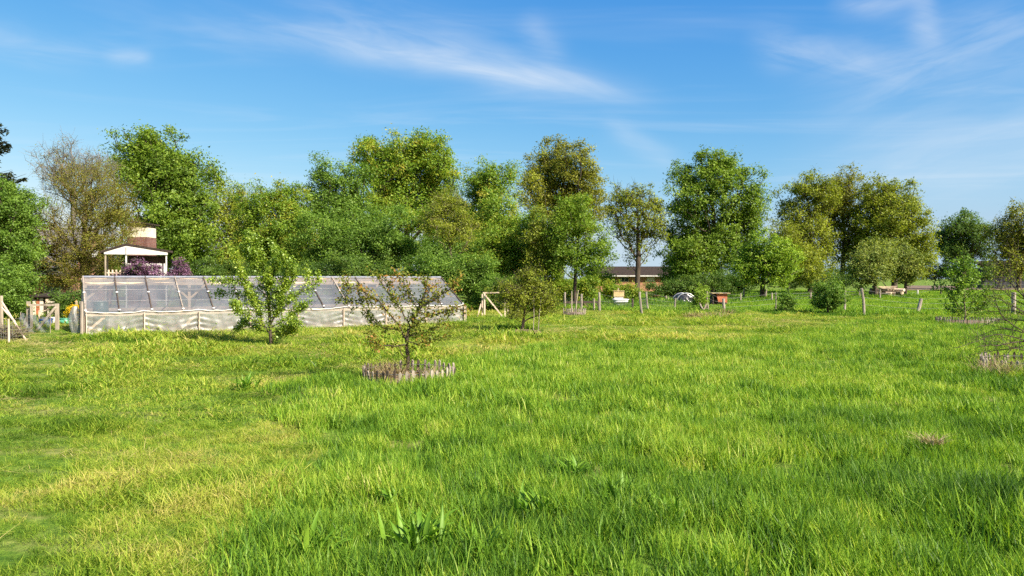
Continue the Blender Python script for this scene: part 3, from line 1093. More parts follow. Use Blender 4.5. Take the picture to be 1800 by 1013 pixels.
def tree(name, label, px, d, lobes, leaf, trunk_r=0.22, base_py=None, cluster_d=0.9, leaf_n=None, leaf_size=None, cover=3.2,
         bark=None, twigs=0, twig_len=0.6, cat='tree', group=None, seed=0, depth=0.75, trunk_top=None, sigma=0.42, cut_below=None, gap=0.0, part='crown', fill_gaps=True, swell=None, min_r=None, trunk_part='trunk', flat=0.75):
    """lobes: (px, py, radius px) outline of the crown as surveyed at distance d"""
    r = np.random.default_rng(1000 + seed)
    swell = swell or (1.2 if group == TREES and fill_gaps else 1.05)
    base = np.array((gx(px, d), d, 0.0))
    base[2] = gh(base[0], base[1]) - 0.05
    k = d / F
    C = []
    A = 0.0
    Lb = np.array(lobes, float)
    fill = []
    if len(Lb) > 3 and fill_gaps:
        D = np.linalg.norm(Lb[:, None, :2] - Lb[None, :, :2], axis=2) + np.eye(len(Lb)) * 1e6
        seen = set()
        for i in range(len(Lb)):
            for j in np.argsort(D[i])[:3]:
                if (min(i, j), max(i, j)) in seen:
                    continue
                seen.add((min(i, j), max(i, j)))
                fill.append(tuple((Lb[i] + Lb[j]) / 2 * np.array((1, 1, 0.72))))
    for li, (lx, ly, lr) in enumerate(list(lobes) + fill):
        c = P(lx, ly, d)
        rad = lr * k * swell
        A += math.pi * rad * rad * (1.0 if li < len(lobes) else 0.7)
        c[1] += r.uniform(-1, 1) * depth * rad * 1.3
        n = max(5, int(8.0 * (rad / cluster_d) ** 2))
        dirs = unit(r.normal(0, 1, (n, 3)))
        rr = rad * (0.30 + 0.66 * r.uniform(0, 1, n) ** 0.55) * (1 + 0.10 * r.normal(0, 1, n))
        pts = c + dirs * rr[:, None]
        C.append(pts)
    C = np.concatenate(C)
    C = C[C[:, 2] > 0.25 + base[2]]
    if gap:
        C = C[r.uniform(0, 1, len(C)) > gap]
    tops = max(gz(ly - lr, d) for _, ly, lr in lobes)
    if trunk_top is None:
        tt = np.array((np.mean(C[:, 0]) * 0.6 + base[0] * 0.4, d, base[2] + (tops - base[2]) * 0.72))
    else:
        tt = P(trunk_top[0], trunk_top[1], d)
    mr = min_r or max(0.006, 0.00016 * d)
    sk = grow(base, C, r, tt, trunk_r, mr)
    root = thing(name, label, cat, tuple(base), group)
    mb = MB()
    for pts, rr in sk:
        big = rr[0] > 0.05
        mb.tube(pts, rr, 8 if big else (5 if rr[0] > 0.02 else 3), cap=False)
    if twigs:
        for c in C:
            for q in range(twigs):
                dv = unit(r.normal(0, 1, 3) + np.array((0, 0, 0.55)))
                L = twig_len * r.uniform(0.5, 1.3)
                b = c + dv * L * 0.5 + r.normal(0, 0.06 * L, 3)
                e = c + dv * L + r.normal(0, 0.12 * L, 3)
                mb.tube([c, b, e], [mr * 1.1, mr * 0.9, mr * 0.5], 3, cap=False)
    mb.build(trunk_part, bark or BARK, root, smooth=True)
    # leaves
    ls = (leaf_size or max(0.05, 0.0027 * d)) * 0.82
    nl = leaf_n or int(1.0 * cover * A / (ls * ls * 0.31))
    if nl > 88000:
        ls *= math.sqrt(nl / 88000)
        nl = 88000
    per = np.maximum(1, r.poisson(nl / len(C) * r.uniform(0.45, 1.55, len(C))))
    idx = np.repeat(np.arange(len(C)), per)
    n = len(idx)
    csz = r.uniform(0.65, 1.45, len(C))
    sg = (cluster_d * sigma * csz[idx])[:, None] * np.where(r.uniform(0, 1, n) < 0.12, 1.4, 1.0)[:, None]
    off = unit(r.normal(0, 1, (n, 3))) * (r.uniform(0, 1, n) ** 0.5 * 1.75)[:, None] * np.array((1, 1, flat)) * sg
    pos = C[idx] + off
    pos[:, 2] = np.maximum(pos[:, 2], base[2] + 0.08)
    ctr = np.array((np.mean(C[:, 0]), d, np.mean(C[:, 2])))
    outw = unit(off) * 0.55 + unit(pos - ctr) * 0.45
    nrm = unit(outw * 0.6 + np.array((0, 0, 0.55)) + r.normal(0, 0.55, (n, 3)))
    v, f = leaf_tris(pos, nrm, ls, r)
    ctint = r.normal(0.5, 0.17, len(C))
    tint = np.repeat(ctint[idx] + r.normal(0, 0.15, n), 3)
    me = mesh_np(part, v, [f], {'tint': tint})
    link(part, me, LEAF[leaf], root)
    return root


TREES = 'trees along the back of the meadow'
tree('oak_tree', 'tall dark green oak above the gabled play hut', 285, 60,
     [(232, 268, 42), (285, 262, 38), (330, 305, 44), (290, 320, 55), (240, 315, 36), (335, 375, 52), (275, 395, 52), (350, 430, 46), (250, 440, 36), (310, 450, 45)],
     'oak', 0.38, cluster_d=0.95, cover=3.0, group=TREES, seed=1)
tree('half_bare_tree', 'sparse olive brown tree with twiggy bare top beside the play hut', 150, 42,
     [(150, 320, 42), (205, 335, 40), (120, 365, 46), (180, 375, 52), (90, 420, 46), (150, 430, 56), (212, 420, 42), (60, 450, 34), (130, 475, 40), (185, 468, 30), (225, 370, 26), (75, 500, 22), (150, 505, 20)],
     'olivebare', 0.24, cluster_d=0.62, cover=0.62, leaf_size=0.075, bark=BARKY, twigs=3, twig_len=0.62, group=TREES, seed=2, swell=1.06)
tree('bare_topped_tree', 'almost leafless grey tree poking above the olive one', 130, 50,
     [(105, 292, 32), (135, 282, 30), (165, 300, 28), (85, 320, 22), (190, 300, 22), (130, 320, 34)],
     'bronze', 0.16, cluster_d=0.62, cover=0.16, leaf_size=0.08, bark=BARKG, twigs=5, twig_len=0.75, group=TREES, seed=3)
tree('leafy_tree', 'bright green leafy tree at the left edge of the photo', 8, 38,
     [(20, 338, 30), (46, 350, 24), (-5, 375, 40), (38, 400, 34), (10, 430, 40), (-45, 350, 40), (-40, 420, 45), (45, 440, 28)],
     'ash', 0.2, cluster_d=0.6, cover=2.6, leaf_size=0.10, group=TREES, seed=4)
tree('evergreen_shrub', 'dense dark green shrub at the left edge behind the leaning pole', 15, 30,
     [(5, 490, 38), (38, 490, 30), (15, 525, 34), (38, 530, 18), (-30, 510, 45), (0, 545, 30), (28, 548, 18)],
     'ash', 0.1, cluster_d=0.4, cover=3.6, leaf_size=0.075, cat='shrub', seed=5)
tree('willow_tree', 'pale yellow green tree between the oak and the hedge trees', 415, 62,
     [(405, 350, 28), (430, 362, 25), (408, 400, 34), (398, 445, 32), (438, 430, 28), (390, 480, 30), (430, 475, 32)],
     'willow', 0.2, cluster_d=0.8, cover=1.9, twigs=2, twig_len=0.8, bark=BARKP, group=TREES, seed=6)
tree('hedge_tree', 'mixed green bushy tree behind the pear tree, right of the yellow one', 490, 52,
     [(452, 352, 26), (503, 348, 28), (532, 345, 18), (480, 395, 42), (530, 410, 38), (450, 420, 32), (500, 450, 42), (540, 460, 36), (460, 470, 36)],
     'mixed', 0.2, cluster_d=0.75, cover=2.6, group=TREES, seed=7)
tree('ash_tree', 'upright blue green ash rising left of the tallest middle tree', 588, 54,
     [(583, 300, 26), (560, 338, 26), (608, 335, 30), (590, 380, 40), (638, 312, 22), (560, 400, 34), (625, 380, 34)],
     'ash', 0.18, cluster_d=0.7, cover=2.1, group=TREES, seed=8)
tree('lime_tree', 'broad fresh green tree, tallest in the middle of the treeline', 715, 68,
     [(652, 275, 30), (700, 282, 40), (752, 280, 42), (785, 318, 34), (720, 335, 52), (662, 335, 40), (770, 375, 45), (700, 395, 52), (645, 258, 18), (755, 265, 28)],
     'mixed', 0.35, cluster_d=0.95, cover=2.6, group=TREES, seed=9)
tree('bushy_tree', 'dense green bushy tree right behind the middle of the greenhouse', 635, 49,
     [(575, 415, 42), (635, 400, 46), (692, 415, 42), (640, 455, 46), (570, 465, 38), (705, 465, 38)],
     'ash', 0.16, cluster_d=0.7, cover=3.0, group=TREES, seed=10)
tree('cherry_tree', 'slim yellowish tree with pale trunk behind the greenhouse roof end', 797, 46,
     [(770, 365, 22), (790, 350, 20), (810, 375, 20), (780, 405, 26), (805, 420, 24), (750, 395, 18), (825, 400, 18)],
     'olive', 0.085, cluster_d=0.5, cover=1.2, leaf_size=0.10, twigs=2, twig_len=0.5, bark=BARKP, group=TREES, seed=11, trunk_top=(785, 350))
tree('round_tree', 'mid green rounded tree between the tallest tree and the bronze oak', 850, 57,
     [(845, 310, 24), (870, 328, 28), (893, 302, 18), (840, 360, 40), (880, 385, 44), (832, 415, 40), (880, 430, 36)],
     'mixed', 0.22, cluster_d=0.75, cover=2.6, group=TREES, seed=12)
tree('bronze_oak', 'large oak with brownish young leaves, domed top in the middle', 985, 74,
     [(975, 268, 30), (1010, 285, 32), (945, 290, 26), (1043, 320, 28), (980, 328, 46), (1030, 365, 36), (930, 345, 32), (1000, 395, 44)],
     'bronze', 0.34, cluster_d=0.9, cover=2.1, twigs=1, group=TREES, seed=13, gap=0.08)
tree('thicket_tree', 'low olive green tree behind the round garden bush', 910, 50,
     [(895, 415, 42), (945, 420, 42), (860, 445, 38), (920, 465, 42), (970, 460, 32), (870, 485, 34), (960, 490, 34), (915, 500, 36)],
     'mixed', 0.14, cluster_d=0.65, cover=2.9, group=TREES, seed=14)
tree('olive_thicket', 'yellow olive young tree leaning over the hedge left of the maple', 960, 47,
     [(950, 395, 24), (935, 420, 22), (965, 425, 24), (945, 450, 22), (975, 450, 20)],
     'olive', 0.07, cluster_d=0.5, cover=1.9, twigs=1, group=TREES, seed=15)
tree('maple_tree', 'vivid lime green maple in front of the bronze oak', 1010, 46,
     [(1010, 385, 28), (985, 412, 28), (1045, 415, 28), (1062, 450, 22), (1000, 455, 28), (1035, 465, 24), (1020, 352, 16), (985, 360, 14)],
     'maple', 0.10, cluster_d=0.6, cover=1.7, group=TREES, seed=16, gap=0.12)
tree('open_tree', 'airy tree with dark spreading limbs in front of the brick barn', 1120, 78,
     [(1093, 352, 27), (1135, 348, 27), (1160, 368, 18), (1078, 385, 20), (1120, 385, 30), (1150, 415, 18), (1100, 420, 16), (1120, 455, 18), (1165, 400, 18), (1090, 345, 18)],
     'olive', 0.26, cluster_d=0.85, cover=1.2, twigs=2, twig_len=0.9, group=TREES, seed=17, trunk_top=(1122, 400), gap=0.1, swell=1.1)
tree('great_oak', 'big full green oak right of the brick barn', 1256, 80,
     [(1202, 302, 22), (1240, 290, 25), (1280, 288, 25), (1308, 320, 28), (1335, 365, 18), (1250, 338, 44), (1202, 350, 32), (1300, 378, 44), (1218, 405, 48), (1285, 430, 48), (1200, 455, 34), (1250, 460, 42), (1195, 480, 26)],
     'oak', 0.42, cluster_d=1.05, cover=2.5, group=TREES, seed=18, gap=0.08)
tree('field_maple', 'bright green small tree with short trunk standing in the pasture', 1340, 61,
     [(1340, 435, 26), (1312, 452, 26), (1370, 450, 26), (1340, 470, 32), (1388, 475, 18), (1302, 482, 20), (1365, 488, 18)],
     'lime', 0.2, cluster_d=0.65, cover=2.5, group=TREES, seed=19)
tree('gap_tree', 'thin brown olive tree filling the gap right of the great oak', 1385, 76,
     [(1365, 405, 22), (1395, 412, 18), (1380, 445, 30), (1410, 465, 28), (1430, 480, 24)],
     'olive', 0.12, cluster_d=0.75, cover=1.5, twigs=1, group=TREES, seed=20)
tree('pointed_tree', 'yellow olive tree forming the left side of the rounded clump', 1425, 88,
     [(1422, 325, 24), (1395, 345, 25), (1442, 345, 28), (1388, 380, 22), (1420, 388, 36), (1400, 428, 28), (1440, 425, 32), (1410, 465, 24), (1445, 462, 22), (1458, 340, 22)],
     'olive', 0.3, cluster_d=1.0, cover=1.7, twigs=1, twig_len=0.9, group=TREES, seed=21, gap=0.08)
tree('brown_tree', 'brownish half leafed tree in the middle of the rounded clump', 1480, 92,
     [(1470, 322, 24), (1500, 328, 26), (1480, 365, 34), (1510, 385, 32), (1478, 420, 34), (1490, 458, 26), (1520, 445, 24), (1455, 385, 28), (1455, 345, 22)],
     'bronze', 0.3, cluster_d=1.0, cover=1.4, twigs=1, twig_len=0.9, group=TREES, seed=22)
tree('sloping_tree', 'olive green tree sloping down on the right of the rounded clump', 1572, 88,
     [(1540, 335, 26), (1575, 345, 26), (1605, 370, 22), (1560, 385, 40), (1612, 405, 25), (1590, 425, 36), (1628, 440, 16), (1600, 460, 28), (1545, 430, 32), (1560, 462, 24), (1625, 470, 18), (1522, 348, 24), (1525, 395, 28)],
     'olive', 0.34, cluster_d=1.0, cover=2.0, twigs=1, group=TREES, seed=23, gap=0.05)
tree('sallow_tree', 'small greyish green tree beside the log pile', 1540, 67,
     [(1528, 445, 26), (1508, 465, 24), (1558, 450, 24), (1540, 475, 26), (1512, 485, 18)],
     'grey', 0.15, cluster_d=0.65, cover=2.2, group=TREES, seed=24)
tree('sallow_tree', 'small pale green tree between the log pile and the brown track', 1592, 70,
     [(1580, 445, 24), (1602, 462, 22), (1585, 475, 24), (1605, 482, 16)],
     'grey', 0.14, cluster_d=0.65, cover=2.0, group=TREES, seed=25)
tree('distant_oak', 'distant dark green tree at the right, left of the bronze one', 1694, 125,
     [(1680, 395, 22), (1710, 388, 20), (1668, 420, 22), (1716, 422, 22), (1690, 445, 26), (1725, 450, 16), (1660, 450, 16)],
     'dark', 0.4, cluster_d=1.3, cover=2.6, group=TREES, seed=26)
tree('distant_oak', 'bronze brown tree cut off by the right edge of the photo', 1790, 100,
     [(1775, 385, 25), (1756, 402, 17), (1802, 390, 26), (1792, 430, 26), (1762, 428, 17), (1812, 440, 28), (1840, 410, 30), (1770, 455, 20), (1795, 470, 18)],
     'bronze', 0.3, cluster_d=1.0, cover=1.7, twigs=1, twig_len=0.9, group=TREES, seed=27)
# lower storey
tree('hedge_bush', 'dark hedge bush behind the greenhouse ridge, left of the middle', 470, 44, [(440, 485, 30), (480, 480, 34), (520, 485, 32), (400, 490, 28), (500, 505, 28)],
     'dark', 0.07, cluster_d=0.5, cover=3.0, leaf_size=0.10, cat='shrub', group='hedge behind the greenhouse', seed=30)
tree('hedge_bush', 'dark hedge bush showing over the middle of the greenhouse', 610, 43, [(560, 485, 30), (600, 480, 32), (640, 488, 30), (680, 480, 30)],
     'dark', 0.07, cluster_d=0.5, cover=3.0, leaf_size=0.10, cat='shrub', group='hedge behind the greenhouse', seed=31)
tree('hedge_bush', 'green hedge bush at the right end of the greenhouse roof', 770, 41, [(730, 475, 28), (770, 470, 32), (810, 480, 34), (840, 500, 30), (790, 505, 30), (850, 470, 26)],
     'ash', 0.07, cluster_d=0.5, cover=3.2, leaf_size=0.095, cat='shrub', group='hedge behind the greenhouse', seed=32)
tree('hedge_bush', 'leafy green bush behind the wooden gate frame', 870, 40, [(840, 515, 24), (870, 508, 28), (905, 510, 28), (940, 512, 26), (890, 528, 22), (850, 535, 18)],
     'ash', 0.07, cluster_d=0.45, cover=3.2, leaf_size=0.09, cat='shrub', group='hedge behind the greenhouse', seed=33)
tree('hedge_bush', 'green hedge bush between the lilacs and the pear tree', 355, 44, [(325, 490, 22), (350, 482, 26), (380, 480, 26), (335, 505, 22), (370, 505, 24)],
     'dark', 0.07, cluster_d=0.5, cover=3.0, leaf_size=0.10, cat='shrub', group='hedge behind the greenhouse', seed=29)
tree('thicket_tree', 'bushy green tree below the slim yellowish one with pale trunk', 800, 53, [(775, 425, 30), (820, 435, 30), (755, 450, 28), (800, 460, 30), (840, 455, 26)],
     'ash', 0.10, cluster_d=0.65, cover=2.7, group=TREES, seed=28)
HG = 'hedge in front of the brick barn'
tree('hedge_bush', 'hedge bush beneath the lime green maple', 1010, 50, [(980, 505, 20), (1010, 500, 22), (1040, 505, 20), (1000, 520, 16), (1035, 520, 14)],
     'mixed', 0.06, cluster_d=0.5, cover=3.2, leaf_size=0.11, cat='shrub', group=HG, seed=34)
tree('hedge_bush', 'clipped hedge bush directly below the barn wall', 1085, 51, [(1065, 508, 16), (1090, 510, 14), (1115, 511, 13), (1078, 522, 11), (1110, 522, 11)],
     'mixed', 0.06, cluster_d=0.45, cover=3.4, leaf_size=0.11, cat='shrub', group=HG, seed=35)
tree('hedge_bush', 'dark hedge bush behind the black domed shelter', 1180, 58, [(1145, 510, 14), (1178, 506, 17), (1205, 500, 20), (1230, 498, 20), (1190, 515, 14), (1260, 495, 18)],
     'dark', 0.06, cluster_d=0.5, cover=3.2, leaf_size=0.12, cat='shrub', group=HG, seed=36)
tree('hedge_bush', 'shady thicket under the great oak behind the red shelter', 1290, 70, [(1270, 495, 20), (1300, 498, 18), (1320, 500, 16), (1285, 508, 12)],
     'dark', 0.06, cluster_d=0.6, cover=3.0, leaf_size=0.14, cat='shrub', group=HG, seed=37)
tree('hedge_bush', 'dark thicket under the clump of trees, left of the log pile', 1420, 80, [(1385, 495, 16), (1410, 492, 18), (1440, 492, 18), (1470, 492, 16), (1500, 495, 13)],
     'dark', 0.06, cluster_d=0.7, cover=2.6, leaf_size=0.16, cat='shrub', group=HG, seed=38)
tree('hedge_bush', 'distant bush line at the far end of the pasture', 1640, 130, [(1600, 480, 13), (1625, 478, 13), (1650, 478, 15), (1680, 478, 15), (1710, 480, 12)],
     'dark', 0.08, cluster_d=1.1, cover=2.8, leaf_size=0.26, cat='shrub', group=HG, seed=39)
tree('hedge_bush', 'green bush hiding the left end of the brick barn', 1055, 84, [(1045, 485, 16), (1062, 488, 14), (1072, 495, 12), (1035, 495, 14)],
     'mixed', 0.06, cluster_d=0.7, cover=2.6, leaf_size=0.2, cat='shrub', group=HG, seed=50)
tree('hedge_bush', 'dark bush hiding the right end of the brick barn', 1195, 84, [(1180, 484, 15), (1200, 480, 17), (1215, 486, 14), (1190, 495, 12)],
     'dark', 0.06, cluster_d=0.7, cover=2.6, leaf_size=0.2, cat='shrub', group=HG, seed=51)
tree('hedge_bush', 'distant dark bush in front of the dark grey barn', 1752, 128, [(1735, 480, 12), (1752, 476, 13), (1770, 480, 13), (1790, 478, 13), (1812, 480, 13)],
     'dark', 0.08, cluster_d=1.1, cover=2.4, leaf_size=0.26, cat='shrub', group=HG, seed=52)
tree('hedge_bush', 'far bush closing the gap between the rounded clump and the dark tree', 1560, 140, [(1500, 480, 13), (1530, 478, 14), (1560, 478, 14), (1590, 477, 14), (1620, 478, 13), (1470, 481, 12), (1440, 480, 12), (1395, 481, 12)],
     'dark', 0.08, cluster_d=1.1, cover=2.4, leaf_size=0.28, cat='shrub', group=HG, seed=53)
tree('lilac_bush', 'purple flowering lilac bush in front of the play hut', 245, 33, [(222, 478, 15), (250, 472, 17), (275, 476, 15), (235, 490, 14), (265, 490, 14), (205, 486, 9)],
     'lilac', 0.04, cluster_d=0.22, cover=3.0, leaf_size=0.075, cat='shrub', group='purple lilacs', seed=40)
tree('lilac_bush', 'smaller purple lilac right of the play hut', 316, 33.5, [(312, 465, 11), (320, 474, 12), (305, 482, 12), (330, 484, 11), (317, 492, 11)],
     'lilac', 0.04, cluster_d=0.22, cover=3.0, leaf_size=0.075, cat='shrub', group='purple lilacs', seed=41)
tree('garden_shrub', 'green shrub behind the left half of the play hut', 205, 46, [(195, 475, 22), (215, 468, 24), (180, 490, 22), (225, 485, 22), (205, 450, 16)],
     'oak', 0.05, cluster_d=0.45, cover=2.4, leaf_size=0.10, cat='shrub', seed=48)
tree('forsythia_bush', 'yellow flowering bush left of the greenhouse', 127, 27.5, [(127, 546, 10), (117, 550, 7), (135, 540, 7), (138, 550, 7), (145, 546, 6)],
     'yellow', 0.02, cluster_d=0.14, cover=1.9, leaf_size=0.05, cat='shrub', seed=42, flat=1.0)
tree('garden_shrub', 'dark leafy shrub between the shed and the yellow bush', 120, 31, [(115, 530, 22), (140, 525, 18), (108, 548, 14), (135, 548, 14)],
     'dark', 0.05, cluster_d=0.32, cover=2.6, leaf_size=0.07, cat='shrub', seed=43)
tree('pasture_bush', 'dense round green bush on the fence line', 1455, 36, [(1455, 515, 19), (1440, 528, 15), (1470, 525, 16), (1455, 540, 15), (1440, 505, 10), (1472, 508, 10)],
     'ash', 0.05, cluster_d=0.28, cover=3.0, leaf_size=0.085, cat='shrub', seed=44)
tree('pasture_bush', 'small dark bush beside a thin fence post', 1383, 37, [(1380, 530, 13), (1393, 538, 11), (1372, 541, 10), (1384, 515, 8), (1388, 545, 10)],
     'ash', 0.04, cluster_d=0.26, cover=2.4, leaf_size=0.08, cat='shrub', seed=45)
tree('willow_stump', 'pollarded shrub sprouting among tied stakes in the fence', 1232, 38, [(1226, 520, 11), (1238, 512, 11), (1222, 535, 9), (1236, 530, 10), (1230, 505, 7)],
     'lime', 0.05, cluster_d=0.25, cover=1.7, leaf_size=0.085, twigs=1, twig_len=0.35, cat='shrub', seed=46)
tree('garden_bush', 'rounded bush with reddish green fine leaves on a soil patch', 917, 24.6,
     [(905, 505, 26), (935, 500, 28), (965, 515, 22), (880, 515, 22), (920, 530, 28), (950, 540, 22), (895, 545, 20), (975, 535, 16), (930, 482, 14)],
     'olive', 0.05, cluster_d=0.30, cover=1.25, leaf_size=0.055, twigs=3, twig_len=0.30, cat='shrub', seed=47, trunk_top=(925, 530))


def spruce():
    d = 40
    base = np.array((gx(-50, d), d, 0.0))
    root = thing('spruce_tree', 'dark conifer whose branch tips show at the upper left edge', 'tree', tuple(base), TREES)
    r = np.random.default_rng(5)
    H = 12.4
    mb = MB()
    mb.tube([base, base + (0, 0, H * 0.5), base + (0, 0, H)], [0.26, 0.16, 0.02], 8)
    V, Fc, T = [], [], []
    pos, nr = [], []
    z = 2.0
    while z < H - 0.2:
        L = 4.3 * (1 - (z / H) ** 1.4) + 0.25
        for j in range(7):
            an = r.uniform(0, 6.28)
            dv = np.array((math.cos(an), math.sin(an), 0))
            Lj = L * r.uniform(0.75, 1.1)
            p0 = base + (0, 0, z)
            p1 = p0 + dv * Lj * 0.6 + (0, 0, -0.10 * Lj)
            p2 = p0 + dv * Lj + (0, 0, 0.06 * Lj)
            mb.tube([p0, p1, p2], [0.03, 0.018, 0.006], 4, cap=False)
            n = int(90 * Lj)
            s = r.uniform(0.15, 1, n)
            side = np.cross(dv, (0, 0, 1))
            q = p0 + (dv * Lj) * s[:, None] + np.array((0, 0, 1)) * (-0.22 * np.sin(s * 3.0) * Lj * 0.5)[:, None]
            q = q + side * (r.normal(0, 0.22, n) * (1.1 - s) * Lj * 0.8 + r.normal(0, 0.08, n))[:, None] + np.array((0, 0, -1)) * np.abs(r.normal(0, 0.10, n))[:, None]
            pos.append(q)
            nr.append(unit(np.array((0, 0, 1)) + r.normal(0, 0.5, (n, 3))))
        z += 0.42
    mb.build('trunk', BARK, root, smooth=True)
    pos = np.concatenate(pos)
    nr = np.concatenate(nr)
    v, f = leaf_quads(pos, nr, 0.22, r, 0.34)
    link('crown', mesh_np('crown', v, [f], {'tint': np.repeat(r.normal(0.5, 0.2, len(pos)), 4)}), LEAF['spruce'], root)


spruce()


def branch_tree(name, label, d, base_px, limbs, leaf, leaf_step, leaf_size, per, spread, bark, r0, seed, cat='tree', side=3, side_len=0.35, leafy=(0.15, 1.0), group=None, depth=0.5):
    """small near tree: limbs surveyed as polylines of pixels; side shoots and leaves grow along them"""
    r = np.random.default_rng(seed)
    k = d / F
    base = P(base_px[0], base_px[1], d)
    base[2] = gh(base[0], base[1]) - 0.03
    root = thing(name, label, cat, tuple(base), group)
    mb = MB()
    pos, nr, tin = [], [], []

    def leaves_along(pts, n0, lo):
        seg = np.diff(pts, axis=0)
        L = np.linalg.norm(seg, axis=1).sum()
        n = max(2, int(L / leaf_step))
        s = np.linspace(lo, 1, n)
        cum = np.concatenate([[0], np.cumsum(np.linalg.norm(seg, axis=1))]) / L
        q = np.stack([np.interp(s, cum, pts[:, i]) for i in range(3)], 1)
        q = np.repeat(q, n0, axis=0)
        q = q + r.normal(0, spread, q.shape)
        t0 = r.normal(0.5, 0.12)
        pos.append(q)
        nr.append(unit(np.array((0, 0, 0.6)) + r.normal(0, 0.7, q.shape)))
        tin.append(t0 + r.normal(0, 0.17, len(q)))

    for li, (pl, rr, lf) in enumerate(limbs):
        y0 = r.uniform(-1, 1) * depth if li else 0.0
        pts = []
        for i, (x, y) in enumerate(pl):
            s = i / max(1, len(pl) - 1)
            dd = d + y0 * s * len(pl) * 0.25
            pts.append(P(x, y, dd))
        pts = np.array(pts)
        if li == 0:
            pts[0] = base
        # refine
        n = len(pts) * 4
        u = np.linspace(0, len(pts) - 1, n)
        fine = np.stack([np.interp(u, np.arange(len(pts)), pts[:, i]) for i in range(3)], 1)
        fine[1:-1] += r.normal(0, 0.010, fine[1:-1].shape)
        sm = fine.copy()
        sm[1:-1] = (fine[:-2] + 2 * fine[1:-1] + fine[2:]) / 4
        rad = np.linspace(rr, rr * 0.28, n)
        mb.tube(sm, rad, 7 if rr > 0.015 else 5)
        L = np.linalg.norm(np.diff(sm, axis=0), axis=1).sum()
        if lf:
            leaves_along(sm, max(1, int(per * lf)), leafy[0])
        for q in range(int(side * L / 0.35)):
            j = r.integers(int(n * 0.3), n - 1)
            dv = unit(sm[min(j + 1, n - 1)] - sm[j - 1])
            sd = unit(dv * 0.5 + r.normal(0, 0.6, 3) + np.array((0, 0, 0.25)))
            sL = side_len * r.uniform(0.4, 1.2)
            e1 = sm[j] + sd * sL * 0.5
            e2 = sm[j] + sd * sL + r.normal(0, 0.05 * sL, 3)
            tw = np.array([sm[j], e1, e2])
            mb.tube(tw, [rad[j] * 0.5, rad[j] * 0.38, 0.0025], 4, cap=False)
            if lf:
                leaves_along(tw, max(1, int(per * lf)), 0.2)
    mb.build('trunk', bark, root, smooth=True)
    if pos:
        pos = np.concatenate(pos)
        nr = np.concatenate(nr)
        tin = np.concatenate(tin)
        v, f = leaf_quads(pos, nr, leaf_size, r, 0.62)
        link('crown', mesh_np('crown', v, [f], {'tint': np.repeat(tin, 4)}), LEAF[leaf], root)
    return root


branch_tree('pear_tree', 'young bright green pear tree standing before the greenhouse', 19.6, (476, 607), [
    ([(476, 607), (474, 560), (470, 500), (458, 455), (440, 412)], 0.045, 1),
    ([(476, 590), (462, 570), (452, 540), (435, 510), (420, 470), (412, 440)], 0.022, 1),
    ([(474, 575), (490, 540), (500, 505), (505, 470), (490, 440)], 0.022, 1),
    ([(474, 545), (450, 525), (430, 520), (405, 517), (372, 517)], 0.014, 0.45),
    ([(470, 520), (450, 505), (420, 498), (400, 494), (372, 493)], 0.013, 0.45),
    ([(476, 560), (505, 535), (525, 515), (548, 505), (562, 492)], 0.014, 0.5),
    ([(525, 515), (538, 500), (542, 485), (540, 472)], 0.009, 0.5),
    ([(478, 575), (505, 560), (525, 545), (540, 538)], 0.016, 1),
    ([(478, 585), (500, 580), (515, 570), (528, 562)], 0.014, 1),
    ([(475, 585), (455, 570), (435, 555), (418, 545), (408, 535)], 0.015, 1),
    ([(474, 580), (448, 578), (430, 565), (424, 575)], 0.012, 1),
    ([(470, 500), (485, 475), (492, 455), (480, 430)], 0.014, 1),
    ([(468, 490), (450, 470), (436, 455), (425, 430)], 0.012, 1),
    ([(472, 530), (490, 510), (515, 495), (518, 480)], 0.012, 1),
    ([(472, 540), (480, 520), (470, 495), (475, 470)], 0.012, 1),
    ([(475, 560), (485, 555), (498, 530), (512, 525)], 0.012, 1),
    ([(478, 590), (495, 590), (510, 582), (520, 578)], 0.010, 1),
    ([(460, 465), (448, 440), (445, 420)], 0.010, 1),
], 'pear', 0.024, 0.056, 9, 0.050, BARK, 0.05, 71, side=3.2, side_len=0.24, depth=0.40)

branch_tree('apple_tree', 'small thinly leafed fruit tree inside the low picket ring', 12.5, (718, 645), [
    ([(719, 645), (716, 620), (714, 595), (722, 570), (735, 545), (748, 515), (752, 488)], 0.034, 1),
    ([(715, 600), (700, 570), (680, 545), (660, 525), (635, 510), (600, 505)], 0.018, 1),
    ([(716, 605), (690, 610), (670, 608), (655, 602), (640, 600)], 0.014, 1),
    ([(722, 575), (745, 560), (775, 550), (800, 543), (830, 545)], 0.015, 1),
    ([(728, 560), (740, 540), (765, 525), (790, 510), (800, 495)], 0.014, 1),
    ([(720, 572), (705, 545), (690, 520), (680, 500), (665, 485)], 0.013, 1),
    ([(716, 590), (740, 590), (765, 575), (785, 560)], 0.013, 1),
    ([(716, 590), (698, 580), (670, 575), (650, 560), (640, 545)], 0.013, 1),
    ([(735, 545), (720, 520), (712, 500), (708, 480)], 0.011, 1),
    ([(660, 525), (640, 525), (615, 530), (600, 525)], 0.009, 1),
    ([(716, 600), (735, 605), (760, 598), (790, 590)], 0.010, 1),
    ([(717, 640), (706, 622), (702, 612), (690, 605)], 0.012, 0),
], 'appleb', 0.032, 0.048, 6, 0.044, BARK, 0.035, 72, side=2.6, side_len=0.24, depth=0.34)

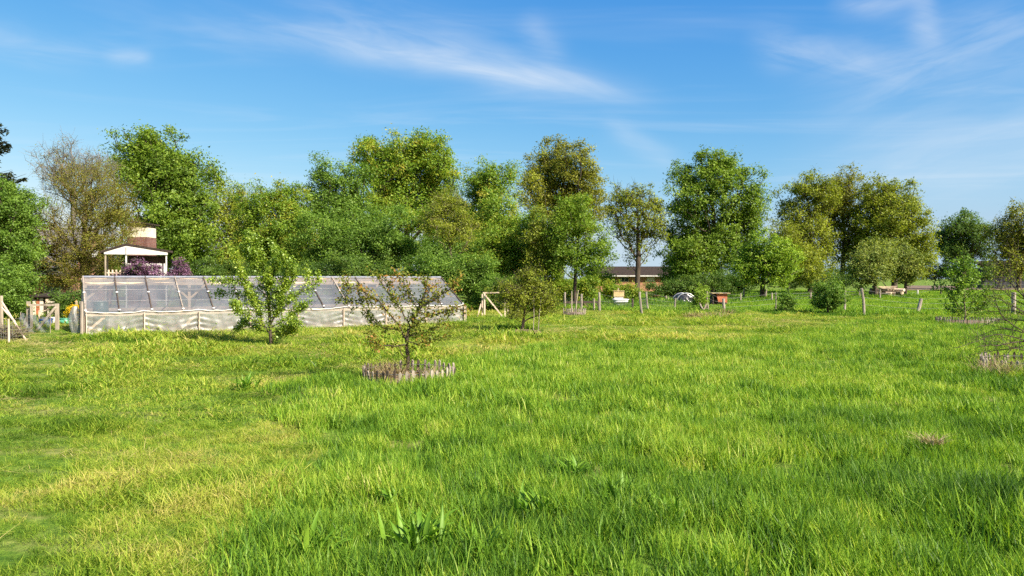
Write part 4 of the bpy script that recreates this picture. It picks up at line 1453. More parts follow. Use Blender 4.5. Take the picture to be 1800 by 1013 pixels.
branch_tree('young_tree', 'leafy sapling in a picket ring at the right by the paddock', 29.0, (1697, 570), [
    ([(1697, 572), (1697, 545), (1694, 510), (1692, 480), (1690, 458)], 0.035, 1),
    ([(1697, 550), (1680, 530), (1668, 520), (1660, 505)], 0.016, 1),
    ([(1697, 550), (1712, 530), (1725, 520), (1735, 505)], 0.016, 1),
    ([(1695, 530), (1680, 505), (1672, 490), (1668, 478)], 0.014, 1),
    ([(1695, 525), (1710, 505), (1718, 485), (1714, 465)], 0.014, 1),
    ([(1697, 560), (1685, 550), (1672, 548), (1664, 540)], 0.012, 1),
    ([(1697, 560), (1708, 548), (1722, 545), (1730, 535)], 0.012, 1),
    ([(1693, 505), (1682, 485), (1678, 468)], 0.012, 1),
    ([(1693, 500), (1703, 480), (1704, 466)], 0.012, 1),
], 'ash', 0.05, 0.095, 4, 0.085, BARKP, 0.03, 73, side=3.0, side_len=0.42, depth=0.5)

branch_tree('bare_fruit_tree', 'nearly leafless tree spreading low branches in from the right edge', 15.0, (1838, 650), [
    ([(1838, 655), (1836, 620), (1828, 585), (1815, 550), (1800, 520)], 0.05, 0),
    ([(1832, 605), (1805, 600), (1780, 603), (1750, 608), (1722, 608)], 0.018, 0),
    ([(1830, 610), (1800, 598), (1770, 590), (1745, 588), (1715, 602), (1680, 612)], 0.013, 0),
    ([(1826, 580), (1800, 565), (1775, 560), (1745, 565), (1718, 578)], 0.014, 0),
    ([(1815, 550), (1795, 545), (1775, 535), (1755, 525), (1735, 520)], 0.014, 1),
    ([(1820, 590), (1795, 580), (1765, 560), (1752, 535), (1745, 512)], 0.014, 0),
    ([(1800, 520), (1785, 508), (1770, 490), (1745, 485)], 0.012, 1),
    ([(1800, 520), (1806, 490), (1800, 460), (1780, 448)], 0.012, 1),
    ([(1825, 575), (1850, 550), (1880, 535), (1905, 530)], 0.018, 0),
    ([(1830, 600), (1860, 590), (1890, 592), (1920, 585)], 0.016, 0),
    ([(1834, 615), (1806, 618), (1780, 612), (1755, 600), (1735, 600)], 0.012, 0),
    ([(1828, 590), (1800, 585), (1772, 578), (1748, 580), (1712, 594)], 0.013, 0),
    ([(1820, 565), (1790, 548), (1768, 545), (1738, 548), (1715, 540)], 0.012, 1),
    ([(1810, 540), (1780, 525), (1762, 508), (1735, 500)], 0.012, 1),
    ([(1832, 600), (1802, 610), (1770, 615), (1742, 618), (1705, 625)], 0.012, 0),
    ([(1805, 530), (1790, 500), (1770, 470), (1750, 455)], 0.011, 1),
], 'olive', 0.10, 0.035, 2, 0.03, BARK, 0.05, 74, side=4.6, side_len=0.50, depth=0.7)


# ------------------------------------------------------------------ greenhouse
def build_greenhouse():
    A = Vector((GH_A[0], GH_A[1], 0))
    U = Vector((GH_U[0], GH_U[1], 0))
    N = Vector((GH_N[0], GH_N[1], 0))
    Z = Vector((0, 0, 1))
    root = thing('greenhouse', 'long low greenhouse of plastic film on a pale timber frame', 'greenhouse', tuple(A))

    def W(u, v, z):
        return A + U * u + N * v + Z * z
    L, HW, E, Rg = GH_L, GH_W, GH_EAVE, GH_RIDGE
    nb, nw = 14, 8
    bay, wbay = L / nb, L / nw
    # timber
    MB().beam(W(-0.05, HW, Rg - 0.10), W(L + 0.05, HW, Rg - 0.10), 0.10, 0.12).build('ridge_beam', WOODP, root)
    MB().beam(W(0.0, HW * 0.86, E + (Rg - E) * 0.86 - 0.07), W(L, HW * 0.86, E + (Rg - E) * 0.86 - 0.07), 0.05, 0.10).build('purlin', WOODP, root)
    for v in (0.045, 2 * HW - 0.045):
        MB().beam(W(0.0, v, E - 0.06), W(L, v, E - 0.06), 0.06, 0.10).build('eave_rail', WOODP, root)
        MB().beam(W(0.0, v, 0.05), W(L, v, 0.05), 0.06, 0.10).build('ground_sill', WOOD, root)
    for i in range(0, nw + 1):
        u = i * wbay
        if i % 1 == 0:
            MB().beam(W(u, 0.045, 0.0), W(u, 0.045, E - 0.11), 0.07, 0.07, up=tuple(U)).build('wall_post', WOODP, root)
        if i % 2 == 0:
            MB().beam(W(u, 2 * HW - 0.045, 0.0), W(u, 2 * HW - 0.045, E - 0.11), 0.07, 0.07, up=tuple(U)).build('wall_post', WOOD, root)
        if i % 2 == 0:
            uc = min(max(u, 0.06), L - 0.06)
            MB().beam(W(uc, HW, 0.0), W(uc, HW, Rg - 0.16), 0.09, 0.09, up=tuple(U)).build('ridge_post', WOODP, root)
            for s in (-1, 1):
                if 0 <= u + s * 0.62 <= L:
                    MB().beam(W(uc + s * 0.03, HW - 0.01, Rg - 0.72), W(uc + s * 0.60, HW - 0.01, Rg - 0.17), 0.05, 0.07).build('knee_brace', WOODP, root)
    for u0, u1 in ((0.06, 0.52), (2 * wbay - 0.50, 2 * wbay - 0.04), (L - 0.06, L - 0.5), (6 * wbay + 0.5, 6 * wbay + 0.04)):
        MB().beam(W(u0, 0.10, E - 0.55), W(u1, 0.10, E - 0.13), 0.04, 0.07).build('wall_brace', WOODP, root)
    # tall weathered corner posts outside the left gable
    for du, dv in ((-0.10, -0.06), (-0.12, 0.10), (L + 0.06, -0.05)):
        h = 1.02 if du < 0 else 0.66
        MB().tube([W(du, dv, -0.05), W(du, dv, h * 0.5), W(du, dv, h)], [0.05, 0.047, 0.045], 7).build('corner_post', WOODG, root)
    # ribs: battens on the film
    slope = math.atan2(Rg - E, HW)
    sn = Vector((0, 0, 1)) * math.cos(slope) + N * (-math.sin(slope))
    sn2 = Vector((0, 0, 1)) * math.cos(slope) + N * (math.sin(slope))
    for i in range(nb + 1):
        u = i * bay
        for v0, nn in ((0.0, sn), (2 * HW, sn2)):
            a = W(u, v0, E) + nn * 0.028
            b = W(u, HW, Rg) + nn * 0.028
            o = MB().beam(a, b, 0.034, 0.026, up=tuple(nn)).build('rib', WOODD if i % 3 else WOODG, root)
            if v0 == 0.0:
                for s in (0.03, 0.52):
                    p = a + (b - a) * s + nn * 0.02
                    MB().box(p, (0.05, 0.05, 0.035)).build('clamp', WHITEPL, root)
    # roof film, one sheet per bay, sagging between the ribs
    rr = np.random.default_rng(3)
    for side in (0, 1):
        for i in range(nb):
            nu, nv = 9, 13
            us = np.linspace(0, 1, nu)
            vs = np.linspace(0, 1, nv)
            V = []
            ph = rr.uniform(0, 6)
            for b in vs:
                for a in us:
                    sag = -0.045 * math.sin(math.pi * a) * (0.6 + 0.4 * math.sin(b * 9 + ph)) + 0.012 * math.sin(b * 26 + ph + a * 2)
                    u = (i + a) * bay
                    v = b * HW if side == 0 else 2 * HW - b * HW
                    p = W(u, v, E + (Rg - E) * b) + (sn if side == 0 else sn2) * (sag + 0.0)
                    V.append(tuple(p))
            q = np.array([(r_ * nu + c, r_ * nu + c + 1, (r_ + 1) * nu + c + 1, (r_ + 1) * nu + c) for r_ in range(nv - 1) for c in range(nu - 1)])
            link('roof_film', mesh_np('roof_film', V, [q], smooth=True), FILM_ROOF, root)
            if side == 0:
                for b in (0.30, 0.62):
                    pts = []
                    for a in np.linspace(0, 1, 7):
                        pts.append(W((i + a) * bay, b * HW, E + (Rg - E) * b) + sn * (0.022 - 0.02 * math.sin(math.pi * a)))
                    MB().tube(pts, 0.0035, 4, cap=False).build('film_cord', METAL, root)
    # ridge cap
    MB().slab([W(-0.02, HW - 0.07, Rg - 0.012), W(L + 0.02, HW - 0.07, Rg - 0.012), W(L + 0.02, HW, Rg + 0.03), W(-0.02, HW, Rg + 0.03)], (0, 0, 0.012)).build('ridge_cap', METAL, root)
    # wall film: gathered at the posts, slack between them
    for i in range(nw):
        nu, nv = 41, 19
        V = []
        ph = rr.uniform(0, 6, 6)
        am = rr.uniform(0.6, 1.2)
        for jb in range(nv):
            b = jb / (nv - 1)
            for ja in range(nu):
                a = ja / (nu - 1)
                e0 = math.exp(-a * 5.0)
                e1 = math.exp(-(1 - a) * 5.0)
                f0 = math.sin(24 * (b + 0.5 * a) + ph[0]) * e0 + math.sin(24 * (b + 0.5 * (1 - a)) + ph[1]) * e1
                sw = math.sin(math.pi * a) * (0.8 + 0.2 * math.sin(3 * b + ph[2]))
                wr = math.sin(31 * a + 4 * b + ph[3]) + 0.6 * math.sin(17 * a - 6 * b + ph[4])
                low = (1 - b)
                off = -(0.026 * f0 * am + 0.040 * sw * low + 0.011 * wr * (0.3 + low) + 0.016 * low * low * math.sin(11 * a + 8 * b + ph[5]))
                off = off * math.sin(math.pi * min(1, (1 - b) * 1.5 + 0.02) * 0.5) if b > 0.4 else off
                dip = -0.035 * math.sin(math.pi * a) * b
                z = E * b + dip + (0.02 * math.sin(17 * a + ph[0]) if jb == 0 else 0)
                V.append(tuple(W((i + a) * wbay, -0.006 + off, max(0.0, z))))
        q = np.array([(r_ * nu + c, r_ * nu + c + 1, (r_ + 1) * nu + c + 1, (r_ + 1) * nu + c) for r_ in range(nv - 1) for c in range(nu - 1)])
        link('side_film', mesh_np('side_film', V, [q], smooth=True), FILM_SIDE, root)
        # rolled hem of film along the eave, drooping between the clips
        pts = []
        dr_, tw_ = rr.uniform(0.02, 0.08), rr.uniform(-0.6, 0.6)
        for a in np.linspace(0, 1, 13):
            pts.append(W((i + a) * wbay, -0.03, E + 0.03 - dr_ * math.sin(math.pi * (a + tw_ * a * (1 - a))) ** 0.8 + 0.006 * math.sin(23 * a + ph[1])))
        MB().tube(pts, [0.015 + 0.006 * math.sin(k * 2.1 + ph[2]) for k in range(13)], 6).build('film_hem', HEM, root)
    # outside batten on every other post
    for i in range(0, nw + 1):
        MB().beam(W(i * wbay + (0.02 if i == 0 else 0), -0.075, 0.0), W(i * wbay + (0.02 if i == 0 else 0), -0.075, E - 0.02), 0.05, 0.022, up=tuple(U)).build('wall_batten', WOODP, root)
    # back wall film and gables
    MB().slab([W(0, 2 * HW, 0), W(L, 2 * HW, 0), W(L, 2 * HW, E), W(0, 2 * HW, E)], tuple(N * 0.004)).build('side_film', FILM_SIDE, root)
    for u, s in ((0.0, -1), (L, 1)):
        MB().slab([W(u, 0, 0), W(u, 2 * HW, 0), W(u, 2 * HW, E), W(u, HW, Rg), W(u, 0, E)], tuple(U * 0.004 * s)).build('gable_film', FILM_SIDE, root)
    # bunched spare film by the left corner
    V = []
    for j in range(13):
        b = j / 12
        for k in range(17):
            a = 2 * math.pi * k / 17
            r_ = (0.20 * math.sin(math.pi * (0.12 + 0.80 * b)) + 0.02) * (1 + 0.22 * math.sin(5 * a + b * 6))
            V.append(tuple(W(-0.26 + r_ * 0.75 * math.cos(a), 0.30 + r_ * math.sin(a), 0.02 + 0.85 * b)))
    q = np.array([(j * 17 + k, j * 17 + (k + 1) % 17, (j + 1) * 17 + (k + 1) % 17, (j + 1) * 17 + k) for j in range(12) for k in range(17)])
    link('bunched_film', mesh_np('bunched_film', V, [q], smooth=True), FILM_SIDE, root)
    # beds inside
    MB().slab([W(0.2, 0.25, 0.02), W(L - 0.2, 0.25, 0.02), W(L - 0.2, 1.5, 0.02), W(0.2, 1.5, 0.02)], (0, 0, 0.12)).build('planting_bed', SOIL, root)
    MB().slab([W(0.2, 2.4, 0.02), W(L - 0.2, 2.4, 0.02), W(L - 0.2, 3.75, 0.02), W(0.2, 3.75, 0.02)], (0, 0, 0.12)).build('planting_bed', SOIL, root)
    # a teal water butt inside near the left end
    t = thing('water_butt', 'teal plastic water butt seen through the film at the left end', 'barrel', tuple(W(0.45, 1.0, 0.14)))
    c = W(0.45, 1.0, 0.15)
    MB().lathe(c, [(0.0, 0), (0.20, 0), (0.225, 0.3), (0.225, 0.55), (0.20, 0.80), (0.18, 0.82), (0, 0.82)], 20).build('drum', TEALPL, t, True)
    MB().lathe(c + Vector((0, 0, 0.821)), [(0.19, 0.0), (0.19, 0.03), (0, 0.035)], 20).build('lid', TEALPL, t, True)
    return W


W = build_greenhouse()
r_ = np.random.default_rng(9)
for k, (u, v, lab) in enumerate([(1.6, 0.8, 'leafy green crop behind the film of the second greenhouse bay'), (3.4, 0.9, 'low green crop behind the film left of the pear tree'), (7.6, 0.9, 'green crop behind the film right of the pear tree')]):
    c = W(u, v, 0.14)
    root = thing('greenhouse_crop', lab, 'plant', tuple(c), 'crops inside the greenhouse')
    n = 420
    pos = np.array(c) + r_.normal(0, 1, (n, 3)) * (0.40, 0.22, 0.0) + np.stack([np.zeros(n), np.zeros(n), r_.uniform(0.02, 0.42, n)], 1)
    v_, f_ = leaf_quads(pos, unit(r_.normal(0, 0.7, (n, 3)) + (0, 0, 0.6)), 0.10, r_)
    link('foliage', mesh_np('foliage', v_, [f_], {'tint': np.repeat(r_.normal(0.5, 0.2, n), 4)}), LEAF['weed'], root)


# ------------------------------------------------------------------ picket rings
def picket_ring(label, cx, cy, rad, n, h, seed, jag=0.06, soil=True, a0=0.0, a1=2 * math.pi, wid=0.034):
    r = random.Random(seed)
    root = thing('picket_ring', label, 'fence', (cx, cy, gh(cx, cy)), 'picket rings around young trees')
    z0 = gh(cx, cy)
    if soil:
        prof = [(rad * 0.97, 0.02), (rad * 0.7, 0.10), (rad * 0.35, 0.13), (0.001, 0.15)]
        MB().lathe((cx, cy, z0), prof, 28).build('soil_bed', SOIL, root, True)
    for k in range(n):
        an = a0 + (a1 - a0) * k / n + r.uniform(-0.02, 0.02)
        hh = h * (1 + r.uniform(-1, 1) * jag * 2)
        rr = rad * (1 + r.uniform(-0.015, 0.015))
        x, y = cx + rr * math.cos(an), cy + rr * math.sin(an)
        tl = r.uniform(-0.05, 0.05)
        rot = Matrix.Rotation(an + math.pi / 2, 3, 'Z') @ Matrix.Rotation(tl, 3, 'Y') @ Matrix.Rotation(r.uniform(-0.04, 0.10), 3, 'X')
        mb = MB()
        w = wid * r.uniform(0.8, 1.2)
        th = 0.016
        prof = [(-w / 2, -0.05), (w / 2, -0.05), (w / 2, hh - 0.03), (0, hh), (-w / 2, hh - 0.03)]
        mb.slab([Vector((x, y, z0)) + rot @ Vector((px_, -th / 2, pz)) for px_, pz in prof], rot @ Vector((0, th, 0)))
        mb.build('picket', (WOOD, WOODG, WOODG, WOODD)[r.randrange(4)], root)
    for zz in (h * 0.35, h * 0.78):
        pts = []
        m = 40
        for k in range(m + 1):
            an = a0 + (a1 - a0) * k / m
            pts.append((cx + (rad - 0.018) * math.cos(an), cy + (rad - 0.018) * math.sin(an), z0 + zz))
        MB().tube(pts, 0.006, 4, cap=False).build('binding_wire', WIRE, root)
    return root


picket_ring('low ring of grey wooden pickets around the thin fruit tree', RING[0], RING[1], RING[2], 46, 0.28, 4, jag=0.06, wid=0.042)
picket_ring('dark low picket ring around the leafy sapling by the paddock', gx(1700, 29.0), 29.0, 1.02, 66, 0.24, 5, wid=0.03)
picket_ring('weathered picket ring half out of the photo at the right edge', gx(1815, 14.0), 14.0, 0.80, 52, 0.28, 6)
picket_ring('small distant picket ring around two staked saplings by the gate posts', gx(1010, 36.0), 36.0, 0.52, 30, 0.30, 7, wid=0.035)


def dry_tuft(label, c, rad, h, n, seed, leaf='dry', wid=0.010, lean=(0.2, 1.0), name='dry_grass_tuft'):
    V, fa, ti = blades(n=n, radius=rad, h0=h * 0.4, h1=h, w0=wid * 0.6, w1=wid, lean=lean, seg=3, droop=0.6, seed=seed)
    V = V + np.array((c[0], c[1], gh(c[0], c[1]) + c[2]))
    o = link(name, mesh_np(name, V, fa, {'tint': ti * 1.4 + 0.5}), LEAF[leaf])
    tag(o, label, 'plant', 'dry grass tufts' if leaf == 'dry' else 'broad leaved plants')
    return o


dry_tuft('brown withered weeds inside the left half of the picket ring', (RING[0] - 0.34, RING[1] - 0.2, 0.08), 0.30, 0.42, 380, 1)
dry_tuft('thin withered weeds inside the right half of the picket ring', (RING[0] + 0.3, RING[1] - 0.1, 0.08), 0.28, 0.32, 160, 2)
dry_tuft('pale withered grass in front of the right edge picket ring', (gx(1765, 13.2), 13.2, 0), 0.45, 0.55, 330, 3, lean=(0.2, 1.1))
dry_tuft('straw coloured tuft before the leaning pale fence posts', (gx(1240, 33.0), 33.0, 0), 0.9, 0.42, 420, 4, wid=0.03, lean=(0.4, 1.3))
dry_tuft('brown dead tuft in the tall grass at the lower right', (gx(1640, 7.1), 7.1, 0.16), 0.09, 0.16, 110, 5, lean=(0.5, 1.4))
dry_tuft('pale grass stems around the foot of the rightmost fence posts', (gx(1275, 34.5), 34.5, 0), 0.35, 0.6, 140, 6, wid=0.025)


# broad-leaved weeds in the foreground
def dock(label, px, py, n, L, seed):
    n = int(n * 1.9)
    L = L * 0.64
    d = dist_at(py)
    x, y = gx(px, d), d
    r = np.random.default_rng(seed)
    z0 = gh(x, y)
    root = thing('dock_plant', label, 'plant', (x, y, z0), 'broad leaved plants')
    for i in range(n):
        an = r.uniform(0, 6.28)
        ln = r.uniform(0.15, 0.75)
        Ll = L * r.uniform(0.65, 1.1)
        wd = Ll * r.uniform(0.05, 0.085)
        V = []
        seg = 7
        dv = np.array((math.cos(an), math.sin(an), 0))
        sd = np.array((-math.sin(an), math.cos(an), 0))
        p = np.array((x, y, z0)) + dv * 0.02 + np.append(r.normal(0, 0.07, 2), 0.02)
        el = math.pi / 2 - ln * 0.5
        tw = r.uniform(-0.5, 0.5)
        for k in range(seg + 1):
            s = k / seg
            wk = wd * (0.25 + 1.5 * math.sin(math.pi * min(1, s * 0.92 + 0.06)) ** 0.9) * (1 - s ** 4) * 0.5 + 0.002
            up = np.array((0, 0, 1)) * math.cos(el) - dv * math.sin(el)
            s2 = sd * math.cos(tw * s) + up * math.sin(tw * s)
            V += [p - s2 * wk + up * wk * 0.35, p.copy(), p + s2 * wk + up * wk * 0.35]
            p = p + (dv * math.cos(el) + np.array((0, 0, 1)) * math.sin(el)) * (Ll / seg)
            el -= ln * 0.30
        q = []
        for k in range(seg):
            for c in (0, 1):
                a = k * 3 + c
                q.append((a, a + 1, a + 4, a + 3))
        t0 = r.normal(0.5, 0.24)
        link('leaf', mesh_np('leaf', V, [np.array(q)], {'tint': np.full(len(V), t0)}, smooth=True), LEAF['weed'], root)


dock('large broad leaved clump at the bottom of the photo, left of centre', 735, 985, 30, 0.44, 11)
dock('broad leaved weed at the bottom edge beside the mown strip', 560, 985, 22, 0.36, 12)
dock('arching broad leaved weed in the middle of the tall grass', 940, 930, 22, 0.38, 13)
dock('dark leaved weed clump right of the arching one', 1075, 905, 26, 0.40, 14)
dock('low broad leaved weed on the edge of the uncut grass', 690, 905, 16, 0.30, 15)
dock('upright pale weed near the bottom centre', 840, 1000, 16, 0.34, 16)
dock('broad leaved weed at the bottom right of centre', 1180, 935, 18, 0.36, 17)
dock('tufted weed on the mown strip by the tall grass edge', 432, 690, 18, 0.42, 18)
dock('broad leaved weed further back, left of the dark leaved clump', 1010, 850, 16, 0.34, 19)

# soil patch under the round bush
c0 = (gx(920, 24.5), 24.4)
mb = MB()
prof = [(0.62, -0.02), (0.5, 0.045), (0.3, 0.075), (0.001, 0.085)]
mb.lathe((c0[0], c0[1], gh(*c0)), prof, 26)
o = mb.build('soil_mound', SOIL, None, True)
tag(o, 'flat brown soil mound under the rounded garden bush', 'soil mound')
for px in (937, 946):
    d = 24.3
    x = gx(px, d)
    o = MB().tube([(x, d, gh(x, d) - 0.05), (x + 0.03, d, 0.5), (x + (0.10 if px == 946 else 0.02), d, 1.15)], [0.012, 0.011, 0.008], 6).build('bamboo_stake', WOODG)
    tag(o, 'thin stake leaning out of the garden bush' if px == 946 else 'thin upright stake right of the garden bush trunk', 'stake', 'stakes by the garden bush')


# ------------------------------------------------------------------ paddock fences
def post(root, px, d, top_py, r0, mat, bend=0.0, lean=0.0, seed=0):
    r = random.Random(seed)
    x = gx(px, d)
    z0 = gh(x, d) - 0.1
    zt = gz(top_py, d)
    pts, rad = [], []
    for k in range(6):
        s = k / 5
        pts.append((x + lean * s + bend * math.sin(s * 2.6) + r.uniform(-0.006, 0.006), d + r.uniform(-0.006, 0.006), z0 + (zt - z0) * s))
        rad.append(r0 * (1.06 - 0.16 * s + r.uniform(-0.05, 0.05)))
    MB().tube(pts, rad, 8).build('post', mat, root, False)
    return Vector(pts[-1]), Vector(pts[1])


def fence(label, posts, wires, wire_r=0.004, name='post_fence', group='pasture fences', mesh=None):
    x0 = gx(posts[0][0], posts[0][1])
    root = thing(name, label, 'fence', (x0, posts[0][1], 0), group)
    ends = []
    for i, (px, d, top, r0, mat, bend, lean) in enumerate(posts):
        ends.append(post(root, px, d, top, r0, mat, bend, lean, i + int(px)))
    for w in wires:
        pts = []
        for (a, b) in ends:
            p = Vector(((a.x * w + b.x * (1 - w)), a.y - 0.06, b.z + (a.z - b.z) * w))
            pts.append(p)
        full = []
        for a, b in zip(pts[:-1], pts[1:]):
            for k in range(6):
                s = k / 6
                p = a + (b - a) * s
                p.z -= 0.03 * math.sin(math.pi * s)
                full.append(p)
        full.append(pts[-1])
        MB().tube(full, wire_r, 4, cap=False).build('wire', WIRE, root)
    if mesh:
        a0, a1 = mesh
        lo = [Vector((b.x, b.y - 0.06, 0.05)) for a, b in ends]
        hi = [Vector((a.x * 0.8 + b.x * 0.2, a.y - 0.06, b.z + (a.z - b.z) * 0.72)) for a, b in ends]
        mb = MB()
        for i in range(a0, a1):
            L = (lo[i + 1] - lo[i]).length
            n = max(2, int(L / 0.16))
            for k in range(n):
                s = k / n
                mb.tube([lo[i] + (lo[i + 1] - lo[i]) * s, hi[i] + (hi[i + 1] - hi[i]) * s], 0.003, 3, cap=False)
            for q in range(1, 6):
                s = q / 6
                mb.tube([lo[i] + (hi[i] - lo[i]) * s, lo[i + 1] + (hi[i + 1] - lo[i + 1]) * s], 0.003, 3, cap=False)
        o = mb.build('wire_mesh', WIRE, root)
        o['kind'] = 'stuff'
    return root


fence('near paddock fence of crooked grey posts and thin wire', [
    (1129, 36.5, 513, 0.055, WOODG, -0.02, -0.12), (1140.5, 39.5, 513, 0.050, WOODG, -0.05, -0.10), (1185, 41.5, 524, 0.050, WOODG, 0.0, 0.08),
    (1242, 38.5, 512, 0.060, WOOD, 0.0, 0.02), (1273, 39.5, 525, 0.075, WOODG, 0.0, -0.03), (1364, 40.5, 514, 0.035, WOODG, 0.0, 0.0),
    (1485, 39.0, 511, 0.060, WOODG, 0.0, 0.02), (1519, 35.6, 507, 0.065, WOODG, 0.05, -0.14), (1611, 37.0, 525, 0.085, WOODG, 0.02, 0.22),
    (1782, 36.4, 514, 0.105, WOODG, 0.0, 0.0), (1905, 36.0, 512, 0.08, WOODG, 0.0, 0.0)], (0.95, 0.62, 0.3), mesh=(0, 4))
fence('far pasture fence of short pale posts below the trees', [
    (1148, 58, 517, 0.07, WOOD, 0, 0), (1171, 54, 520, 0.07, WOOD, 0, 0), (1302, 55, 516, 0.05, WOOD, 0, 0), (1307, 63, 507, 0.07, WOOD, 0, 0.05),
    (1345, 64, 509, 0.08, WOODG, 0.0, 0.1), (1357, 56, 515, 0.06, WOOD, 0, 0), (1425, 61, 514, 0.07, WOOD, 0, 0), (1511, 66, 511, 0.05, WOOD, 0, 0), (1547, 64, 509, 0.06, WOODG, 0, 0),
    (1580, 70, 509, 0.06, WOODG, 0, 0), (1613, 74, 510, 0.08, WHITEP, 0, 0), (1654, 82, 499, 0.08, WOODD, 0, 0), (1730, 84, 499, 0.08, WOODD, 0, 0), (1850, 84, 499, 0.08, WOODG, 0, 0)],
    (0.92, 0.55), 0.006)
fence('run of posts with a rail joining the round bush and the hedge', [
    (993, 42, 514, 0.06, WOODG, 0, 0), (1022, 41, 517, 0.06, WOODG, 0, 0), (1044, 40.5, 525, 0.055, WOOD, 0, 0), (1054, 40, 514, 0.065, WOODG, 0, -0.02), (1112, 43, 525, 0.06, WOODD, 0, 0)],
    (0.9, 0.5), mesh=(0, 4))


# wooden trestle rails between the posts: the corner structure by the gate
def rails(label, name, beams, mat, group=None, loc=None, cat='rail'):
    b0 = beams[0][0]
    root = thing(name, label, cat, tuple(loc or b0), group)
    for a, b, w, h, nm in beams:
        MB().beam(a, b, w, h).build(nm, mat, root)
    return root


def pt(px, py, d):
    p = P(px, py, d)
    return (float(p[0]), float(p[1]), float(p[2]))


def ft(px, d):
    x = gx(px, d)
    return (x, d, gh(x, d) - 0.08)


rails('dark field gate with diagonal brace beside the tall pale post', 'field_gate', [
    (pt(990, 532, 42.5), pt(1050, 531, 42.5), 0.05, 0.12, 'rail'), (ft(1026, 42.6), pt(1024, 527, 42.6), 0.07, 0.07, 'post'), (pt(1028, 533, 42.4), ft(1039, 42.4), 0.05, 0.10, 'brace'),
    (ft(1051, 42.5), pt(1051, 530, 42.5), 0.07, 0.07, 'post')], WOODD, cat='gate')
for i, (px, top, lean) in enumerate([(1005, 512, 0.0), (1012, 510, 0.12)]):
    d = 36.0
    x = gx(px, d)
    o = MB().tube([(x, d, gh(x, d)), (x + lean * 0.3, d, 0.6), (x + lean, d, gz(top, d))], [0.035, 0.03, 0.022], 7).build('tree_stake', WOOD)
    tag(o, ['straight tree stake on the left in the small distant picket ring', 'slanting tree stake on the right in the small distant picket ring'][i], 'stake', 'tree stakes')

# gate frame right of the greenhouse
d = 33.5
rails('pale timber gate frame with diagonal brace right of the greenhouse', 'gate_frame', [
    (ft(852, d), pt(852, 516, d), 0.065, 0.065, 'post'), (ft(848, d + 0.25), pt(848, 517, d + 0.25), 0.06, 0.06, 'post'),
    (pt(849, 515, d), pt(902, 514, d), 0.05, 0.05, 'top_rail'), (pt(853, 519, d - 0.08), ft(888, d - 0.08), 0.04, 0.06, 'brace'),
    (ft(888, d), pt(888, 519, d), 0.065, 0.065, 'post'), (ft(893, d), pt(893, 521, d), 0.05, 0.05, 'post'), (pt(846, 534, d + 0.1), ft(838, d + 0.1), 0.06, 0.06, 'strut')], WOODP, cat='gate')

# tied stakes by the pollard
for i, (a, b, r0) in enumerate([((1240, 553), (1229, 532), 0.05), ((1234, 553), (1243, 530), 0.05), ((1246, 550), (1243, 528), 0.045), ((1238, 556), (1236, 540), 0.04)]):
    d = 37.8 + 0.15 * i
    p0 = ft(a[0], d)
    o = MB().tube([p0, pt((a[0] + b[0]) / 2, (a[1] + b[1]) / 2, d), pt(b[0], b[1], d)], [r0, r0 * 0.95, r0 * 0.85], 7).build('leaning_stake', WOOD if i % 2 else WOODG)
    tag(o, ['stake leaning left at the foot of the pollarded shrub', 'stake leaning right at the foot of the pollarded shrub', 'short upright stake right of the pollarded shrub', 'shortest stake in front of the pollarded shrub'][i], 'stake', 'tied stakes')


# ------------------------------------------------------------------ things in the pasture
def trough():
    d = 46
    x = gx(1091, d)
    root = thing('water_trough', 'white plastic trough standing in the pasture', 'trough', (x, d, 0))
    w, dp, h = 0.95, 0.55, 0.36
    mb = MB()
    n = 28
    prof = [(0.80, 0.0), (0.94, h * 0.75), (1.0, h), (1.05, h), (1.05, h - 0.04), (0.94, h - 0.03), (0.86, 0.06), (0.001, 0.06)]
    for s, z in prof:
        for k in range(n):
            a = 2 * math.pi * k / n
            ex = math.copysign(abs(math.cos(a)) ** 0.55, math.cos(a))
            ey = math.copysign(abs(math.sin(a)) ** 0.55, math.sin(a))
            mb.v.append((x + ex * w / 2 * s, d + ey * dp / 2 * s, z + 0.12))
    for k in range(len(prof) - 1):
        for j in range(n):
            mb.f.append((k * n + j, k * n + (j + 1) % n, (k + 1) * n + (j + 1) % n, (k + 1) * n + j))
    mb.build('tub', WHITEPL, root, True)
    for sx in (-0.3, 0.3):
        MB().box((x + sx, d, 0.06), (0.16, 0.5, 0.12)).build('foot', WOODD, root)
    # hive box behind
    d2 = 47.5
    x2 = gx(1087, d2)
    root = thing('hive_box', 'straw yellow wooden hive box behind the white trough', 'box', (x2, d2, 0))
    for dx in (-0.22, 0.22):
        for dy in (-0.2, 0.2):
            MB().box((x2 + dx, d2 + dy, 0.12), (0.06, 0.06, 0.26)).build('leg', WOODG, root)
    MB().box((x2, d2, 0.42), (0.56, 0.5, 0.34)).build('lower_box', WHITEP, root)
    MB().slab([(x2 - 0.32, d2 - 0.28, 0.595), (x2 + 0.32, d2 - 0.28, 0.595), (x2 + 0.24, d2 + 0.28, 0.595), (x2 - 0.24, d2 + 0.28, 0.595)], (0, 0, 0.32)).build('upper_box', HIVE, root)
    MB().box((x2, d2, 0.935), (0.68, 0.62, 0.035)).build('lid', HIVE, root)
    MB().box((x2, d2, 1.03), (0.07, 0.07, 0.16)).build('knob', WOODG, root)


trough()


